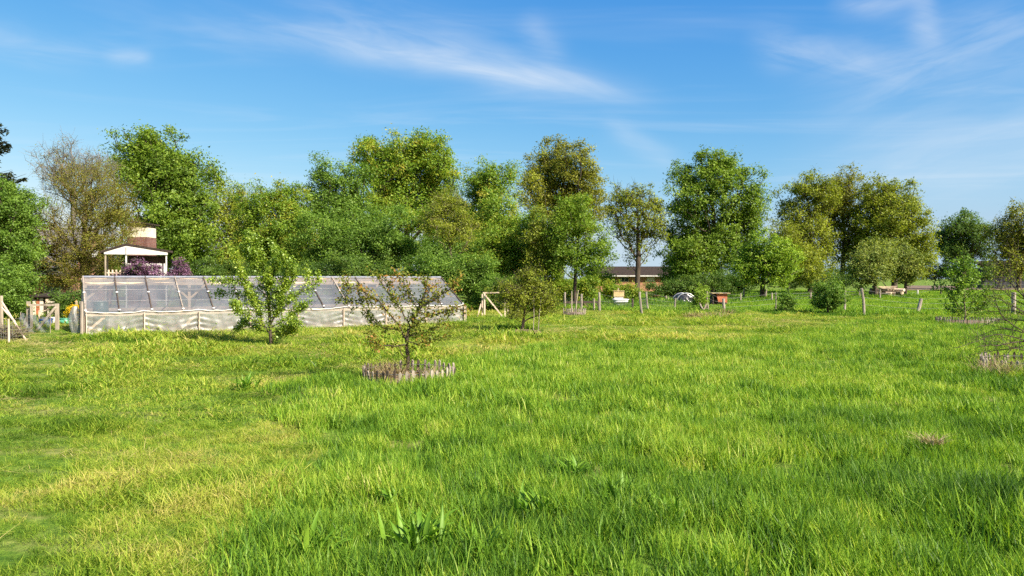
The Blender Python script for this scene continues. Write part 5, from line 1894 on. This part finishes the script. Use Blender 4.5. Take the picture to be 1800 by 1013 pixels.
def dome():
    d = 52
    x = gx(1206, d)
    root = thing('domed_shelter', 'black film covered dome with pale rim behind the fence', 'shelter', (x, d, 0))
    rx, rz = 0.62, gz(515, d) - 0.05
    L = 1.3
    nu, nv = 12, 19
    r = random.Random(4)
    V = []
    for i in range(nu):
        y = d + L * i / (nu - 1)
        for j in range(nv):
            a = math.pi * j / (nv - 1)
            k = 1 + 0.03 * math.sin(j * 2.7 + i * 1.9) + r.uniform(-0.02, 0.02)
            V.append((x - rx * k * math.cos(a), y, rz * k * math.sin(a) ** 0.75))
    q = np.array([(i * nv + j, i * nv + j + 1, (i + 1) * nv + j + 1, (i + 1) * nv + j) for i in range(nu - 1) for j in range(nv - 1)])
    link('cover', mesh_np('cover', V, [q], smooth=True), BLACKPL, root)
    # crumpled front sheet
    V = []
    m = 13
    for i in range(m):
        s = i / (m - 1)
        for j in range(nv):
            a = math.pi * j / (nv - 1)
            bul = 0.16 * (1 - s ** 2) + r.uniform(-0.035, 0.035) * (1 if 0 < i < m - 1 else 0)
            V.append((x - rx * s * math.cos(a), d - bul, rz * s * math.sin(a) ** 0.75))
    q = np.array([(i * nv + j, i * nv + j + 1, (i + 1) * nv + j + 1, (i + 1) * nv + j) for i in range(m - 1) for j in range(nv - 1)])
    link('front_sheet', mesh_np('front_sheet', V, [q]), BLACKPL, root)
    for y, rr in ((d - 0.03, 0.04), (d + L, 0.03)):
        pts = [(x - (rx + 0.015) * math.cos(math.pi * j / 18), y, (rz + 0.02) * math.sin(math.pi * j / 18) ** 0.75) for j in range(19)]
        MB().tube(pts, [rr * (1 + 0.3 * math.sin(j * 2.3)) for j in range(19)], 6).build('hoop', METAL, root, True)
    for sx in (-1, 1):
        MB().beam((x + sx * (rx + 0.02), d - 0.1, 0.05), (x + sx * (rx + 0.02), d + L, 0.05), 0.06, 0.10).build('base_board', WOOD, root)


dome()


def red_shelter():
    d = 47
    x0, x1 = gx(1254, d), gx(1277, d)
    xc = (x0 + x1) / 2
    zt = gz(514, d)
    root = thing('animal_shelter', 'small rust red board shelter with flat plank roof', 'shelter', (xc, d, 0))
    h = zt - 0.08
    MB().slab([(xc - 0.10, d, 0.28), (x1 + 0.02, d, 0.24), (x1 + 0.02, d, h), (x0 + 0.18, d, h)], (0, 0.03, 0)).build('front_board', RUSTRED, root)
    MB().slab([(x0, d + 0.75, 0.1), (x1, d + 0.75, 0.1), (x1, d + 0.75, h), (x0, d + 0.75, h)], (0, 0.03, 0)).build('back_board', WOODD, root)
    MB().slab([(x1 + 0.022, d + 0.0, 0.2), (x1 + 0.022, d + 0.74, 0.1), (x1 + 0.022, d + 0.74, h), (x1 + 0.022, d, h)], (0.03, 0, 0)).build('side_board', RUSTRED, root)
    MB().slab([(x0 - 0.03, d + 0.0, 0.3), (x0 - 0.03, d + 0.74, 0.1), (x0 - 0.03, d + 0.74, h), (x0 - 0.03, d, h)], (0.028, 0, 0)).build('side_board', WOODD, root)
    for x in (x0, x1 + 0.01):
        for y in (d + 0.06, d + 0.70):
            MB().box((x, y, h / 2), (0.06, 0.06, h)).build('corner_post', WOODD, root)
    w = (x1 - x0 + 0.34) / 5
    for k in range(5):
        MB().box((x0 - 0.12 + w * (k + 0.5), d + 0.38, h + 0.025 + 0.006 * (k % 2)), (w - 0.012, 1.05, 0.035)).build('roof_plank', WOOD if k % 2 else HIVE, root)
    # red-brown heap further left
    dd = 60
    xx = gx(1152, dd)
    root = thing('tile_heap', 'low heap of orange roof tiles left of the domed shelter', 'heap', (xx, dd, 0))
    r = random.Random(3)
    for k in range(14):
        rot = Matrix.Rotation(r.uniform(-0.5, 0.5), 3, 'X') @ Matrix.Rotation(r.uniform(-0.4, 0.4), 3, 'Y') @ Matrix.Rotation(r.uniform(0, 3), 3, 'Z')
        MB().box((xx + r.uniform(-0.35, 0.35), dd + r.uniform(-0.3, 0.3), 0.10 + 0.022 * k), (0.34, 0.24, 0.03), rot).build('tile', RUSTRED, root)


red_shelter()


def log_pile():
    d = 68
    root = thing('log_pile', 'pile of sawn logs and boards beneath the greyish tree', 'log pile', (gx(1553, d), d, 0))
    r = random.Random(8)
    for k in range(22):
        row = k // 7
        px = 1528 + (k % 7) * 7.2 + row * 3
        x = gx(px, d)
        z = 0.16 + row * 0.27 + r.uniform(-0.02, 0.02)
        an = r.uniform(-0.35, 0.35)
        dv = Vector((math.sin(an) * 0.6 + (0.5 if px > 1548 else -0.1), -0.6, r.uniform(-0.06, 0.06))).normalized() * r.uniform(0.5, 0.9)
        c = Vector((x, d + r.uniform(-0.2, 0.2), z))
        rr = r.uniform(0.11, 0.17)
        o = MB().tube([c - dv, c, c + dv], [rr, rr * 0.98, rr * 0.95], 9).build('log', WOODP if px > 1550 and k % 3 else BARKP, root)
    for k in range(4):
        z = 0.86 + 0.05 * k
        MB().beam((gx(1546, d), d - 0.3 + 0.2 * k, z), (gx(1568 + 3 * k, d), d - 0.5 + 0.2 * k, z - 0.08 + 0.03 * k), 0.2, 0.035).build('board', WOODP, root)


log_pile()
# ploughed strip at the far end of the pasture
mb = MB()
mb.poly([(gx(1590, 96), 96, 0.012), (gx(1900, 92), 92, 0.012), (gx(2100, 160), 160, 0.012), (gx(1590, 190), 190, 0.012)])
o = mb.build('dirt_track', SOIL)
tag(o, 'brown bare earth strip at the far right of the pasture', kind='structure')


# ------------------------------------------------------------------ buildings
def barn():
    d = 96
    root = thing('brick_barn', 'low orange brick barn with dark roof half hidden by trees', 'building', (gx(1130, d), d, 0))
    x0, x1 = gx(1045, d), gx(1215, d)
    dep = 7.0
    e = gz(484.5, d)
    rg = gz(470, d + dep / 2)
    MB().slab([(x0, d, 0), (x1, d, 0), (x1, d, e), (x0, d, e)], (0, 0.25, 0)).build('wall', BRICKO, root)
    MB().slab([(x0, d + dep, 0), (x1, d + dep, 0), (x1, d + dep, e), (x0, d + dep, e)], (0, -0.25, 0)).build('wall', BRICKO, root)
    for x, s in ((x0, 1), (x1, -1)):
        MB().slab([(x, d + 0.251, 0), (x, d + dep - 0.251, 0), (x, d + dep - 0.251, e), (x, d + dep / 2, rg - 0.1), (x, d + 0.251, e)], (0.25 * s, 0, 0)).build('gable_wall', BRICKO, root)
    for s in (0, 1):
        ya, yb = (d - 0.5, d + dep / 2) if s == 0 else (d + dep + 0.5, d + dep / 2)
        roof = MB().slab([(x0 - 0.4, ya, e - 0.08), (x1 + 0.4, ya, e - 0.08), (x1 + 0.4, yb, rg), (x0 - 0.4, yb, rg)], (0, 0, 0.1)).build('roof', ROOFD, root)
    MB().box(((x0 + x1) / 2, d - 0.53, e - 0.06), (x1 - x0 + 0.8, 0.05, 0.16)).build('fascia', WHITEP, root)
    for px in (1098, 1144, 1192):
        x = gx(px, d)
        f = MB().slab([(x - 0.5, d - 0.03, e - 0.75), (x + 0.5, d - 0.03, e - 0.75), (x + 0.5, d - 0.03, e - 0.22), (x - 0.5, d - 0.03, e - 0.22)], (0, 0.05, 0)).build('window', WHITEP, root)
        if px != 1144:
            for sx in (-0.24, 0.24):
                MB().box((x + sx, d - 0.036, e - 0.485), (0.42, 0.008, 0.44)).build('pane', GLASS, f)
    # shed far right
    d = 135
    root = thing('dark_barn', 'dark grey barn in the distance behind the bronze tree', 'building', (gx(1770, d), d, 0))
    x0, x1 = gx(1731, d), gx(1850, d)
    h = gz(463, d)
    MB().slab([(x0, d, 0), (x1, d, 0), (x1, d, h - 0.8), (x0, d, h - 0.8)], (0, 8, 0)).build('wall', BARNW, root)
    MB().slab([(x0 - 0.3, d - 0.4, h - 0.78), (x1 + 0.3, d - 0.4, h - 0.78), (x1 + 0.3, d + 4, h + 0.4), (x0 - 0.3, d + 4, h + 0.4)], (0, 0, 0.12)).build('roof', ROOFD, root)
    n = 9
    for k in range(n):
        x = x0 + (x1 - x0) * (k + 0.5) / n
        MB().box((x, d - 0.04, (h - 0.8) / 2), (0.12, 0.07, h - 0.9)).build('cladding_batten', BARNW, root)


barn()


def farmhouse():
    d = 47
    x0, x1 = gx(-60, d), gx(122, d)
    e, rg = gz(486, d), gz(401, d + 2.5)
    root = thing('farmhouse', 'brick house with large grey roof hidden behind the olive tree', 'building', (gx(80, d), d, 0))
    dep = 5.0
    MB().slab([(x0, d, 0), (x1, d, 0), (x1, d, e), (x0, d, e)], (0, 0.3, 0)).build('wall', BRICK, root)
    MB().slab([(x0, d + dep, 0), (x1, d + dep, 0), (x1, d + dep, e), (x0, d + dep, e)], (0, -0.3, 0)).build('wall', BRICK, root)
    for x, s in ((x0, 1), (x1, -1)):
        MB().slab([(x, d + 0.301, 0), (x, d + dep - 0.301, 0), (x, d + dep - 0.301, e), (x, d + dep / 2, rg - 0.12), (x, d + 0.301, e)], (0.3 * s, 0, 0)).build('gable_wall', BRICK, root)
    for s in (0, 1):
        ya, yb = (d - 0.4, d + dep / 2) if s == 0 else (d + dep + 0.4, d + dep / 2)
        ncourse = 14
        mb = MB()
        for k in range(ncourse):
            s0, s1 = k / ncourse, (k + 1) / ncourse
            y0_, y1_ = ya + (yb - ya) * s0, ya + (yb - ya) * s1
            z0_, z1_ = e - 0.06 + (rg - e) * s0, e - 0.06 + (rg - e) * s1
            mb.slab([(x0 - 0.3, y0_, z0_ + 0.03), (x1 + 0.3, y0_, z0_ + 0.03), (x1 + 0.3, y1_, z1_), (x0 - 0.3, y1_, z1_)], (0, 0, 0.04))
        roof = mb.build('roof', ROOFG, root)
        if s == 0:
            sx = gx(133, d)
            MB().slab([(sx - 0.38, d + 1.45, gz(455, d + 1.4)), (sx + 0.38, d + 1.45, gz(455, d + 1.4)), (sx + 0.38, d + 1.95, gz(443, d + 1.9)), (sx - 0.38, d + 1.95, gz(443, d + 1.9))], (0, -0.06, 0.12)).build('skylight', WHITEP, roof)
    MB().box(((x0 + x1) / 2, d + dep / 2, rg + 0.02), (x1 - x0 + 0.6, 0.22, 0.10)).build('ridge_cap', WHITEP, root)
    MB().box(((x0 + x1) / 2, d - 0.43, e - 0.02), (x1 - x0 + 0.6, 0.10, 0.12)).build('gutter', RUSTRED, root)
    for px in (20, 92):
        x = gx(px, d)
        f = MB().slab([(x - 0.5, d - 0.03, 0.6), (x + 0.5, d - 0.03, 0.6), (x + 0.5, d - 0.03, 1.4), (x - 0.5, d - 0.03, 1.4)], (0, 0.05, 0)).build('window', WHITEP, root)
        for sx in (-0.24, 0.24):
            MB().box((x + sx, d - 0.036, 1.0), (0.40, 0.008, 0.68)).build('pane', GLASS, f)
    # brick tower with cream top
    d = 45
    x0, x1 = gx(224, d), gx(259, d)
    root = thing('brick_tower', 'narrow tower with cream top and dark brick base behind the play hut', 'tower', ((x0 + x1) / 2, d, 0))
    zb, zc, zr, zt = gz(440, d), gz(417, d), gz(400, d), gz(394, d)
    w = x1 - x0
    MB().box(((x0 + x1) / 2, d + w / 2, zc / 2), (w, w, zc)).build('brick_shaft', BRICKD, root)
    MB().box(((x0 + x1) / 2, d + w / 2, (zc + zr) / 2 + 0.001), (w - 0.02, w - 0.02, zr - zc)).build('cream_top', CREAM, root)
    MB().box(((x0 + x1) / 2, d + w / 2, zr + 0.13), (w - 0.05, w - 0.05, 0.26)).build('louvre_band', WOODG, root)
    MB().slab([(x0 - 0.12, d - 0.15, zt + 0.14), (x1 + 0.14, d - 0.15, zt - 0.04), (x1 + 0.14, d + w + 0.15, zt - 0.04), (x0 - 0.12, d + w + 0.15, zt + 0.14)], (0, 0, 0.08)).build('roof', ROOFD, root)


farmhouse()


def play_hut():
    d = 38
    k = d / F
    root = thing('play_hut', 'raised white gabled wooden hut on posts above the lilacs', 'hut', (gx(240, d), d, 0))
    xl, xm, xr = gx(192, d), gx(224, d), gx(288, d)
    ze, za = gz(446, d), gz(433, d)
    dep = 1.7
    xa = gx(224, d)
    for x in (xl, xm, xr):
        for y in (d, d + dep):
            MB().box((x, y, ze / 2 - 0.03), (0.065, 0.065, ze - 0.06)).build('post', WOOD if x == xl else WHITEP, root)
    # gable board, one piece with plank grooves
    MB().slab([(xl - 0.06, d - 0.06, ze - 0.05), (xr + 0.06, d - 0.06, ze - 0.05), (xr + 0.06, d - 0.06, ze + 0.08), (xa, d - 0.06, za), (xl - 0.06, d - 0.06, ze + 0.04)], (0, -0.03, 0)).build('gable_board', WHITEP, root)
    MB().beam((xa, d - 0.10, ze - 0.02), (xa, d - 0.10, za - 0.05), 0.05, 0.02).build('gable_batten', WOODG, root)
    for (ax, az), (bx_, bz) in (((xl - 0.22, ze + 0.0), (xa, za + 0.03)), ((xa, za + 0.03), (xr + 0.30, ze + 0.05))):
        MB().slab([(ax, d - 0.12, az), (bx_, d - 0.12, bz), (bx_, d + dep + 0.2, bz), (ax, d + dep + 0.2, az)], (0, 0, 0.10)).build('roof', ROOFD, root)
    zf = gz(492, d)
    n = 12
    w = (xr - xl + 0.3) / n
    for i in range(n):
        MB().box((xl - 0.15 + w * (i + 0.5), d + dep / 2, zf), (w - 0.012, dep + 0.2, 0.04)).build('floor_plank', WOOD, root)
    # cabin on the right
    MB().slab([(xm + 0.05, d + 0.35, zf + 0.022), (xr - 0.05, d + 0.35, zf + 0.022), (xr - 0.05, d + 0.35, gz(463, d)), (xm + 0.05, d + 0.35, gz(463, d))], (0, 0.03, 0)).build('lower_panel', WHITEP, root)
    MB().slab([(xm + 0.05, d + 1.2, zf + 0.022), (xr - 0.05, d + 1.2, zf + 0.022), (xr - 0.05, d + 1.2, ze - 0.07), (xm + 0.05, d + 1.2, ze - 0.07)], (0, 0.04, 0)).build('back_panel', WOODD, root)
    # railing on the left
    z1 = gz(480, d)
    MB().box(((xl + xm) / 2, d - 0.02, z1), (xm - xl - 0.1, 0.04, 0.06)).build('railing', WOODP, root)
    for i in range(5):
        MB().box((xl + 0.14 + 0.165 * i, d - 0.055, z1 - 0.02), (0.07, 0.025, 0.34)).build('railing_picket', WOODP, root)
    root.rotation_euler.z = math.atan2(17.5, 38)


play_hut()


# ------------------------------------------------------------------ yard at the left
def yard():
    d = 25.0
    rails('timber gate frame with diagonal brace left of the greenhouse', 'gate_frame', [
        (ft(50, d), pt(50, 530, d), 0.09, 0.09, 'post'), (ft(55, d - 0.15), pt(55, 537, d - 0.15), 0.06, 0.06, 'post'), (pt(49, 536.5, d - 0.1), pt(102, 536, d - 0.1), 0.05, 0.06, 'top_rail'),
        (pt(97, 541, d - 0.16), ft(60, d - 0.16), 0.05, 0.07, 'brace'), (ft(100, d - 0.1), pt(100, 534, d - 0.1), 0.09, 0.09, 'post'), (pt(47, 556, d), ft(38, d), 0.05, 0.05, 'strut'),
    ], WOOD, cat='gate')
    for i, (a, b, dd, r0, lab) in enumerate([
            ((48, 607), (3, 531), 21.0, 0.03, 'long pale pole leaning left at the left edge'),
            ((26, 566), (3, 541), 22.5, 0.028, 'short pale pole propping the left edge post'),
            ((15, 609), (14.5, 561), 19.6, 0.026, 'thin upright pale stake at the left edge'),
            ((2, 575), (2, 520), 24.0, 0.055, 'thick weathered post cut by the left edge'),
            ((134, 575), (134, 529), 28.5, 0.055, 'pale pointed post beside the yellow bush')]):
        p1 = pt(b[0], b[1], dd + (0.6 if i == 0 else 0))
        p0 = ft(a[0], dd) if i != 1 else pt(a[0], a[1], dd)
        pm = tuple((np.array(p0) + np.array(p1)) / 2)
        o = MB().tube([p0, pm, p1], [r0, r0 * 0.95, r0 * 0.85], 7).build('leaning_pole' if i < 2 else 'wooden_stake', WOOD if i in (3, 4) else WOODP)
        tag(o, lab, 'pole', 'poles and stakes of the left yard')
    o = MB().box(pt(51, 538, d - 0.06), (0.14, 0.02, 0.10)).build('yellow_marker', YELLOWB)
    tag(o, 'small yellow band on the gate frame post', 'marker')

    # netting
    dd = 24.0
    root = thing('net_panel', 'dark garden netting stretched at the gate frame', 'net', ft(60, dd))
    n, m = 18, 8
    V = []
    for j in range(m):
        for i in range(n):
            px = 36 + (88 - 36) * i / (n - 1)
            z = 0.02 + 0.60 * j / (m - 1) * (1 - 0.25 * (i / (n - 1)))
            V.append((gx(px, dd), dd + 0.10 * math.sin(i * 0.9 + j), z))
    q = np.array([(j * n + i, j * n + i + 1, (j + 1) * n + i + 1, (j + 1) * n + i) for j in range(m - 1) for i in range(n - 1)])
    link('netting', mesh_np('netting', V, [q], smooth=True), NET, root)
    for px in (36, 88):
        MB().tube([ft(px, dd), (gx(px, dd), dd, 0.65)], 0.012, 6).build('stake', WOODG, root)

    # wire compost cage on the far left
    dd = 20.5
    root = thing('compost_cage', 'wire compost cage filled with brown twigs at the left edge', 'compost bin', ft(2, dd))
    x0, x1 = gx(-30, dd), gx(21, dd)
    mb = MB()
    for k in range(14):
        x = x0 + (x1 - x0) * k / 13
        mb.tube([(x, dd, 0), (x, dd, 0.62)], 0.004, 4, cap=False)
    for k in range(7):
        z = 0.05 + 0.57 * k / 6
        mb.tube([(x0, dd, z), (x1, dd, z)], 0.004, 4, cap=False)
        mb.tube([(x1, dd, z), (x1, dd + 0.8, z)], 0.004, 4, cap=False)
    mb.build('wire_mesh', WIRE, root)['kind'] = 'stuff'
    r = random.Random(2)
    mb = MB()
    for k in range(170):
        c = Vector((r.uniform(x0 + 0.05, x1 - 0.05), dd + r.uniform(0.05, 0.75), r.uniform(0.03, 0.40)))
        dv = Vector((r.uniform(-1, 1), r.uniform(-0.6, 0.6), r.uniform(-0.35, 0.35))).normalized() * r.uniform(0.1, 0.28)
        mb.tube([c - dv, c + dv], r.uniform(0.005, 0.012), 4, cap=False)
    mb.build('twigs', BARKP, root)['kind'] = 'stuff'
    # tubs
    for px, dd, rad, h, mat, lab in ((80, 27, 0.23, 0.30, BLUEPL, 'blue plastic tub behind the gate frame'), (114, 27.5, 0.20, 0.30, GREENPL, 'green plastic tub under the potting table'),
                                     (128, 27.7, 0.17, 0.30, METAL, 'grey metal bucket right of the green tub'), (94, 27.4, 0.17, 0.34, WHITEP, 'pale bucket between the blue and green tubs')):
        c = (gx(px, dd), dd, gh(gx(px, dd), dd))
        root = thing('garden_tub', lab, 'tub', c, 'tubs beside the greenhouse')
        MB().lathe(c, [(0.0, 0.0), (rad * 0.85, 0.0), (rad * 0.97, h * 0.9), (rad * 0.93, h * 0.9), (rad * 0.82, 0.03), (0.0, 0.03)], 22).build('shell', mat, root, True)
        MB().lathe(c, [(rad * 0.98, h * 0.86), (rad * 1.05, h * 0.88), (rad * 1.05, h * 0.97), (rad * 0.95, h * 0.97)], 22).build('rim', mat, root, True)
    # potting table
    dd = 28.2
    x0, x1 = gx(98, dd), gx(138, dd)
    root = thing('potting_table', 'rough wooden table left of the greenhouse with plank top', 'table', (gx(118, dd), dd, 0))
    zt = gz(561, dd)
    for k in range(4):
        MB().box(((x0 + x1) / 2, dd - 0.22 + 0.15 * k, zt), (x1 - x0, 0.138, 0.035)).build('plank', WOODD if k % 2 else RUSTRED, root)
    for x in (x0 + 0.05, x1 - 0.05):
        for y in (dd - 0.2, dd + 0.2):
            MB().box((x, y, zt / 2 - 0.02), (0.05, 0.05, zt - 0.04)).build('leg', WOODD, root)
    MB().box((gx(113, dd), dd - 0.30, zt - 0.07), (0.46, 0.03, 0.05)).build('apron', WOODP, root)

    # cream shed
    dd = 33
    x0, x1 = gx(57, dd), gx(101, dd)
    zt = gz(523, dd)
    root = thing('garden_shed', 'small cream board shed behind the gate frame', 'shed', (gx(79, dd), dd, 0))
    n = 7
    w = (x1 - x0) / n
    for k in range(n):
        hh = zt - 0.04 * abs(k - 3)
        if k in (3,):
            MB().box((x0 + w * (k + 0.5), dd + 0.06, hh / 2), (w - 0.01, 0.03, hh)).build('door_board', WOODD, root)
        else:
            MB().box((x0 + w * (k + 0.5), dd, hh / 2), (w - 0.01, 0.03, hh)).build('wall_board', CREAM if k != 1 else RUSTRED, root)
    MB().slab([(x0 - 0.1, dd - 0.15, zt + 0.01), (x1 + 0.1, dd - 0.15, zt + 0.01), (x1 + 0.1, dd + 1.3, zt + 0.14), (x0 - 0.1, dd + 1.3, zt + 0.14)], (0, 0, 0.05)).build('roof', ROOFD, root)
    for x in (x0 + 0.01, x1 - 0.03):
        MB().slab([(x, dd + 0.08, 0), (x, dd + 1.2, 0), (x, dd + 1.2, zt), (x, dd + 0.08, zt)], (0.025, 0, 0)).build('side_wall', WOODD, root)
    # bench in front of the shed
    dd = 31
    x0, x1 = gx(80, dd), gx(98, dd)
    root = thing('slatted_chair', 'pale slatted garden chair in front of the cream shed', 'chair', (gx(89, dd), dd, 0))
    for k, py in enumerate((545, 540, 534, 528)):
        MB().box(((x0 + x1) / 2, dd + 0.02 * k, gz(py, dd)), (x1 - x0, 0.025, 0.075)).build('slat', WOODP, root)
    for x in (x0, x1):
        MB().box((x, dd + 0.05, gz(526, dd) / 2), (0.05, 0.05, gz(526, dd))).build('leg', WOODP, root)
        MB().box((x, dd - 0.42, 0.2), (0.05, 0.05, 0.4)).build('leg', WOODP, root)
    for k in range(4):
        MB().box(((x0 + x1) / 2, dd - 0.40 + 0.12 * k, 0.42), (x1 - x0 + 0.05, 0.09, 0.025)).build('seat_slat', WOODP, root)


yard()
